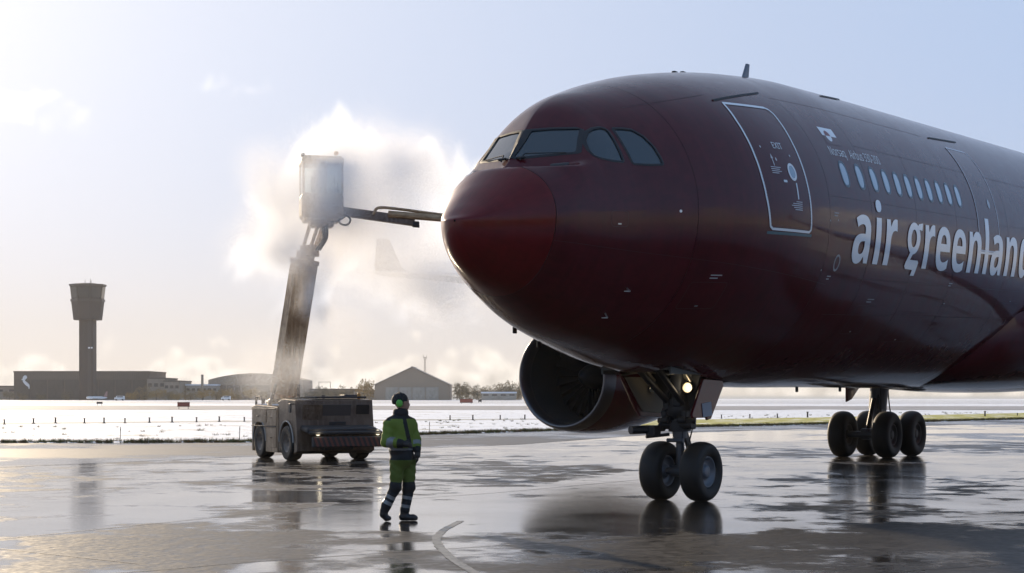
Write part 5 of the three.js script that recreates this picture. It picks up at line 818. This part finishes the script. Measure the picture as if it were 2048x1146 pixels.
// the terminal behind the photographer, mirrored in the aircraft's side
{
  const brick = std({ color: lin(.20, .11, .065), roughness: .7 }), gl = std({ color: lin(.03, .035, .04), roughness: .08 }), conc = std({ color: lin(.35, .32, .28), roughness: .8 });
  const t = thing('terminal_building', 'long brown terminal building behind the photographer, mirrored in the aircraft side', 'building', [40, 0, 105]);
  mesh('wall', box(260, 11, 24, 0, 5.5, 12, .1), brick, t); mesh('roof_edge', box(262, 1.2, 26, 0, 11.6, 12, .1), conc, t);
  for (let i = 0; i < 26; i++) mesh('window', box(6.2, 3.4, .3, -124 + i * 9.9, 7.2, -.05, .05), gl, t);
  for (let i = 0; i < 5; i++) mesh('pier', box(9, 7.5, 16, -100 + i * 50, 4.6, -8, .2), conc, t);
}
// trees on the skyline
{
  const leafA = phy({ color: lin(.22, .17, .09), roughness: .9, side: THREE.DoubleSide }), leafB = phy({ color: lin(.30, .20, .07), roughness: .9, side: THREE.DoubleSide }), leafC = phy({ color: lin(.15, .13, .08), roughness: .9, side: THREE.DoubleSide }), bark = std({ color: lin(.06, .05, .04), roughness: .9 });
  const crownGeo = (seed, n) => { const rnd = mulberry(seed), pos = [], nor = [], lobes = Array.from({ length: 7 }, () => [(rnd() - .5) * 1.1, .15 + rnd() * .75, (rnd() - .5) * 1.1, .28 + rnd() * .24]);
    for (let i = 0; i < n; i++) { const l = lobes[Math.floor(rnd() * lobes.length)], r = l[3] * Math.cbrt(.15 + .85 * rnd()), a = rnd() * 6.283, c = 2 * rnd() - 1, s = Math.sqrt(1 - c * c), x = l[0] + r * s * Math.cos(a), y = l[1] + r * c, z = l[2] + r * s * Math.sin(a), k = .035 + .05 * rnd(); for (let q = 0; q < 2; q++) { const v = [0, 1, 2].map(() => V(x + (rnd() - .5) * 2 * k, y + (rnd() - .5) * 2 * k, z + (rnd() - .5) * 2 * k)), nn = v[1].clone().sub(v[0]).cross(v[2].clone().sub(v[0])).normalize(); for (const p of v) { pos.push(p.x, p.y, p.z); nor.push(nn.x, nn.y, nn.z); } } }
    const g = new THREE.BufferGeometry(); g.setAttribute('position', new THREE.Float32BufferAttribute(pos, 3)); g.setAttribute('normal', new THREE.Float32BufferAttribute(nor, 3)); return g; };
  const crowns = [1, 2, 3, 4].map((s) => crownGeo(500 + s, 900));
  const trunk = clean([bar([0, 0, 0], [.02, .45, 0], .05, .03, 7), bar([.02, .4, 0], [.22, .8, .1], .03, .012, 6), bar([.02, .38, 0], [-.2, .75, -.1], .028, .012, 6), bar([.02, .42, 0], [.0, .95, .12], .026, .01, 6)]);
  let k = 0; const tree = (label, x, z, h, w, mat, group) => { const t = thing('tree', label, 'tree', [x, 0, z], k * 1.7, group); const tr = mesh('trunk', trunk, bark, t); tr.scale.set(w * .6, h * .8, w * .6); const c = mesh('crown', crowns[k++ % 4], mat, t); c.scale.set(w * .55, h * .82, w * .55); c.position.y = h * .10; };
  tree('big round golden-leaved tree just left of the gabled hangar', -71.8, -805, 11.2, 10.5, leafB);
  const rnd = mulberry(77);
  for (let i = 0; i < 15; i++) tree('autumn tree, ' + nth(i) + ' from the left in the row right of the gabled hangar', -27 + i * 2.5 + rnd(), -800 - rnd() * 12, 5.2 + 2.6 * rnd() + (i > 8 ? 1.4 : 0), 6 + 3 * rnd(), [leafA, leafC, leafA][i % 3], 'tree row right of the gabled hangar');
  for (let i = 0; i < 12; i++) tree('golden bush, ' + nth(i) + ' from the left, in front of the far blocks left of the boom', -180 + i * 5.6 + 2 * rnd(), -775 - rnd() * 8, 3.6 + 2.4 * rnd(), 7 + 3 * rnd(), [leafB, leafA][i % 2], 'bushes in front of the far blocks');
  for (let i = 0; i < 9; i++) tree('small dark tree, ' + nth(i) + ' from the boom in the row towards the round tree', -101 + i * 3.1 + rnd(), -825 - rnd() * 8, 4.6 + 2.2 * rnd(), 5 + 2 * rnd(), [leafC, leafA][i % 2], 'tree row right of the boom');
  for (let i = 0; i < 5; i++) tree('dark shrub, ' + nth(i) + ' from the left in front of the long dark hangar', -252 + i * 9 + 3 * rnd(), -790, 3 + 1.2 * rnd(), 6, leafC, 'shrubs in front of the dark hangar');
}
// ---------------------------------------------------------------- steam of the hot de-icing fluid: clouds of fine droplets
{
  const rnd = mulberry(4242), gauss = () => { let s = 0; for (let i = 0; i < 6; i++) s += rnd(); return (s - 3) / 1.2; };
  // one puff: droplets packed more densely towards its middle
  const N = 100000, pos = [], nor = [], q = new THREE.Quaternion();
  for (let i = 0; i < N; i++) {
    const c = V(gauss() * .38, gauss() * .38, gauss() * .38), k = .0012 + .0010 * rnd(); q.set(rnd() - .5, rnd() - .5, rnd() - .5, rnd() - .5).normalize();
    const v = [V(0, k, 0), V(-k * .866, -k * .5, 0), V(k * .866, -k * .5, 0)].map((t) => t.applyQuaternion(q)), n = V(0, 0, 1).applyQuaternion(q);
    for (const t of v) { pos.push(c.x + t.x, c.y + t.y, c.z + t.z); nor.push(n.x, n.y, n.z); }
  }
  const g = new THREE.BufferGeometry(); g.setAttribute('position', new THREE.Float32BufferAttribute(pos, 3)); g.setAttribute('normal', new THREE.Float32BufferAttribute(nor, 3));
  const m = phy({ color: lin(1, 1, 1), roughness: 1, transmission: .62, thickness: 0, specularIntensity: 0, side: THREE.DoubleSide });
  const puffs = [];
  const add = (x, y, z, r, n, sx, sy, sz) => { for (let i = 0; i < n; i++) puffs.push([x + gauss() * sx, y + gauss() * sy, z + gauss() * sz, r * (.7 + .6 * rnd())]); };
  add(-5.9, 7.9, -47.3, 1.5, 7, .8, .8, .4);       // round the cab
  add(-5.9, 6.1, -47.4, 1.3, 8, .6, .6, .3);       // over the top of the boom
  add(-6.6, 7.0, -49.4, 2.4, 5, 1.2, 1.4, .9);     // behind it, to the left
  add(-4.2, 8.0, -51, 2.5, 10, 1.7, 1.1, 1.4);      // drifting off to the right
  add(-2.0, 6.8, -55, 2.6, 8, 1.7, 1.2, 1.8);      // towards the aircraft's nose and wing
  add(-5.5, 7.7, -46.6, 1.6, 6, .7, .8, .3);
  add(-6.6, 2.6, -46.3, 2.0, 2, 1.0, .4, .3);
  add(-5.7, 4.6, -47.6, 1.1, 3, .4, .6, .3);
  add(-4.4, 5.4, -56, 2.7, 5, 1.8, 1.2, 1.8);
  add(-3.6, 9.2, -54, 2.2, 10, 1.8, .7, 1.5);
  const inst = new THREE.InstancedMesh(g, m, puffs.length), M = new THREE.Matrix4();
  puffs.forEach(([x, y, z, r], i) => { q.set(rnd() - .5, rnd() - .5, rnd() - .5, rnd() - .5).normalize(); M.compose(V(x, Math.max(y, 1), z), q, V(r, r, r)); inst.setMatrixAt(i, M); });
  inst.name = 'steam'; inst.castShadow = inst.receiveShadow = true; tag(inst, 'white steam billowing round the cab of the de-icing truck', 'steam', null, 'stuff'); scene.add(inst);
}
// ---------------------------------------------------------------- winter haze
scene.fog = new THREE.FogExp2(new THREE.Color(0.95, 0.85, 0.72), 0.00018);
renderer.render(scene, camera);
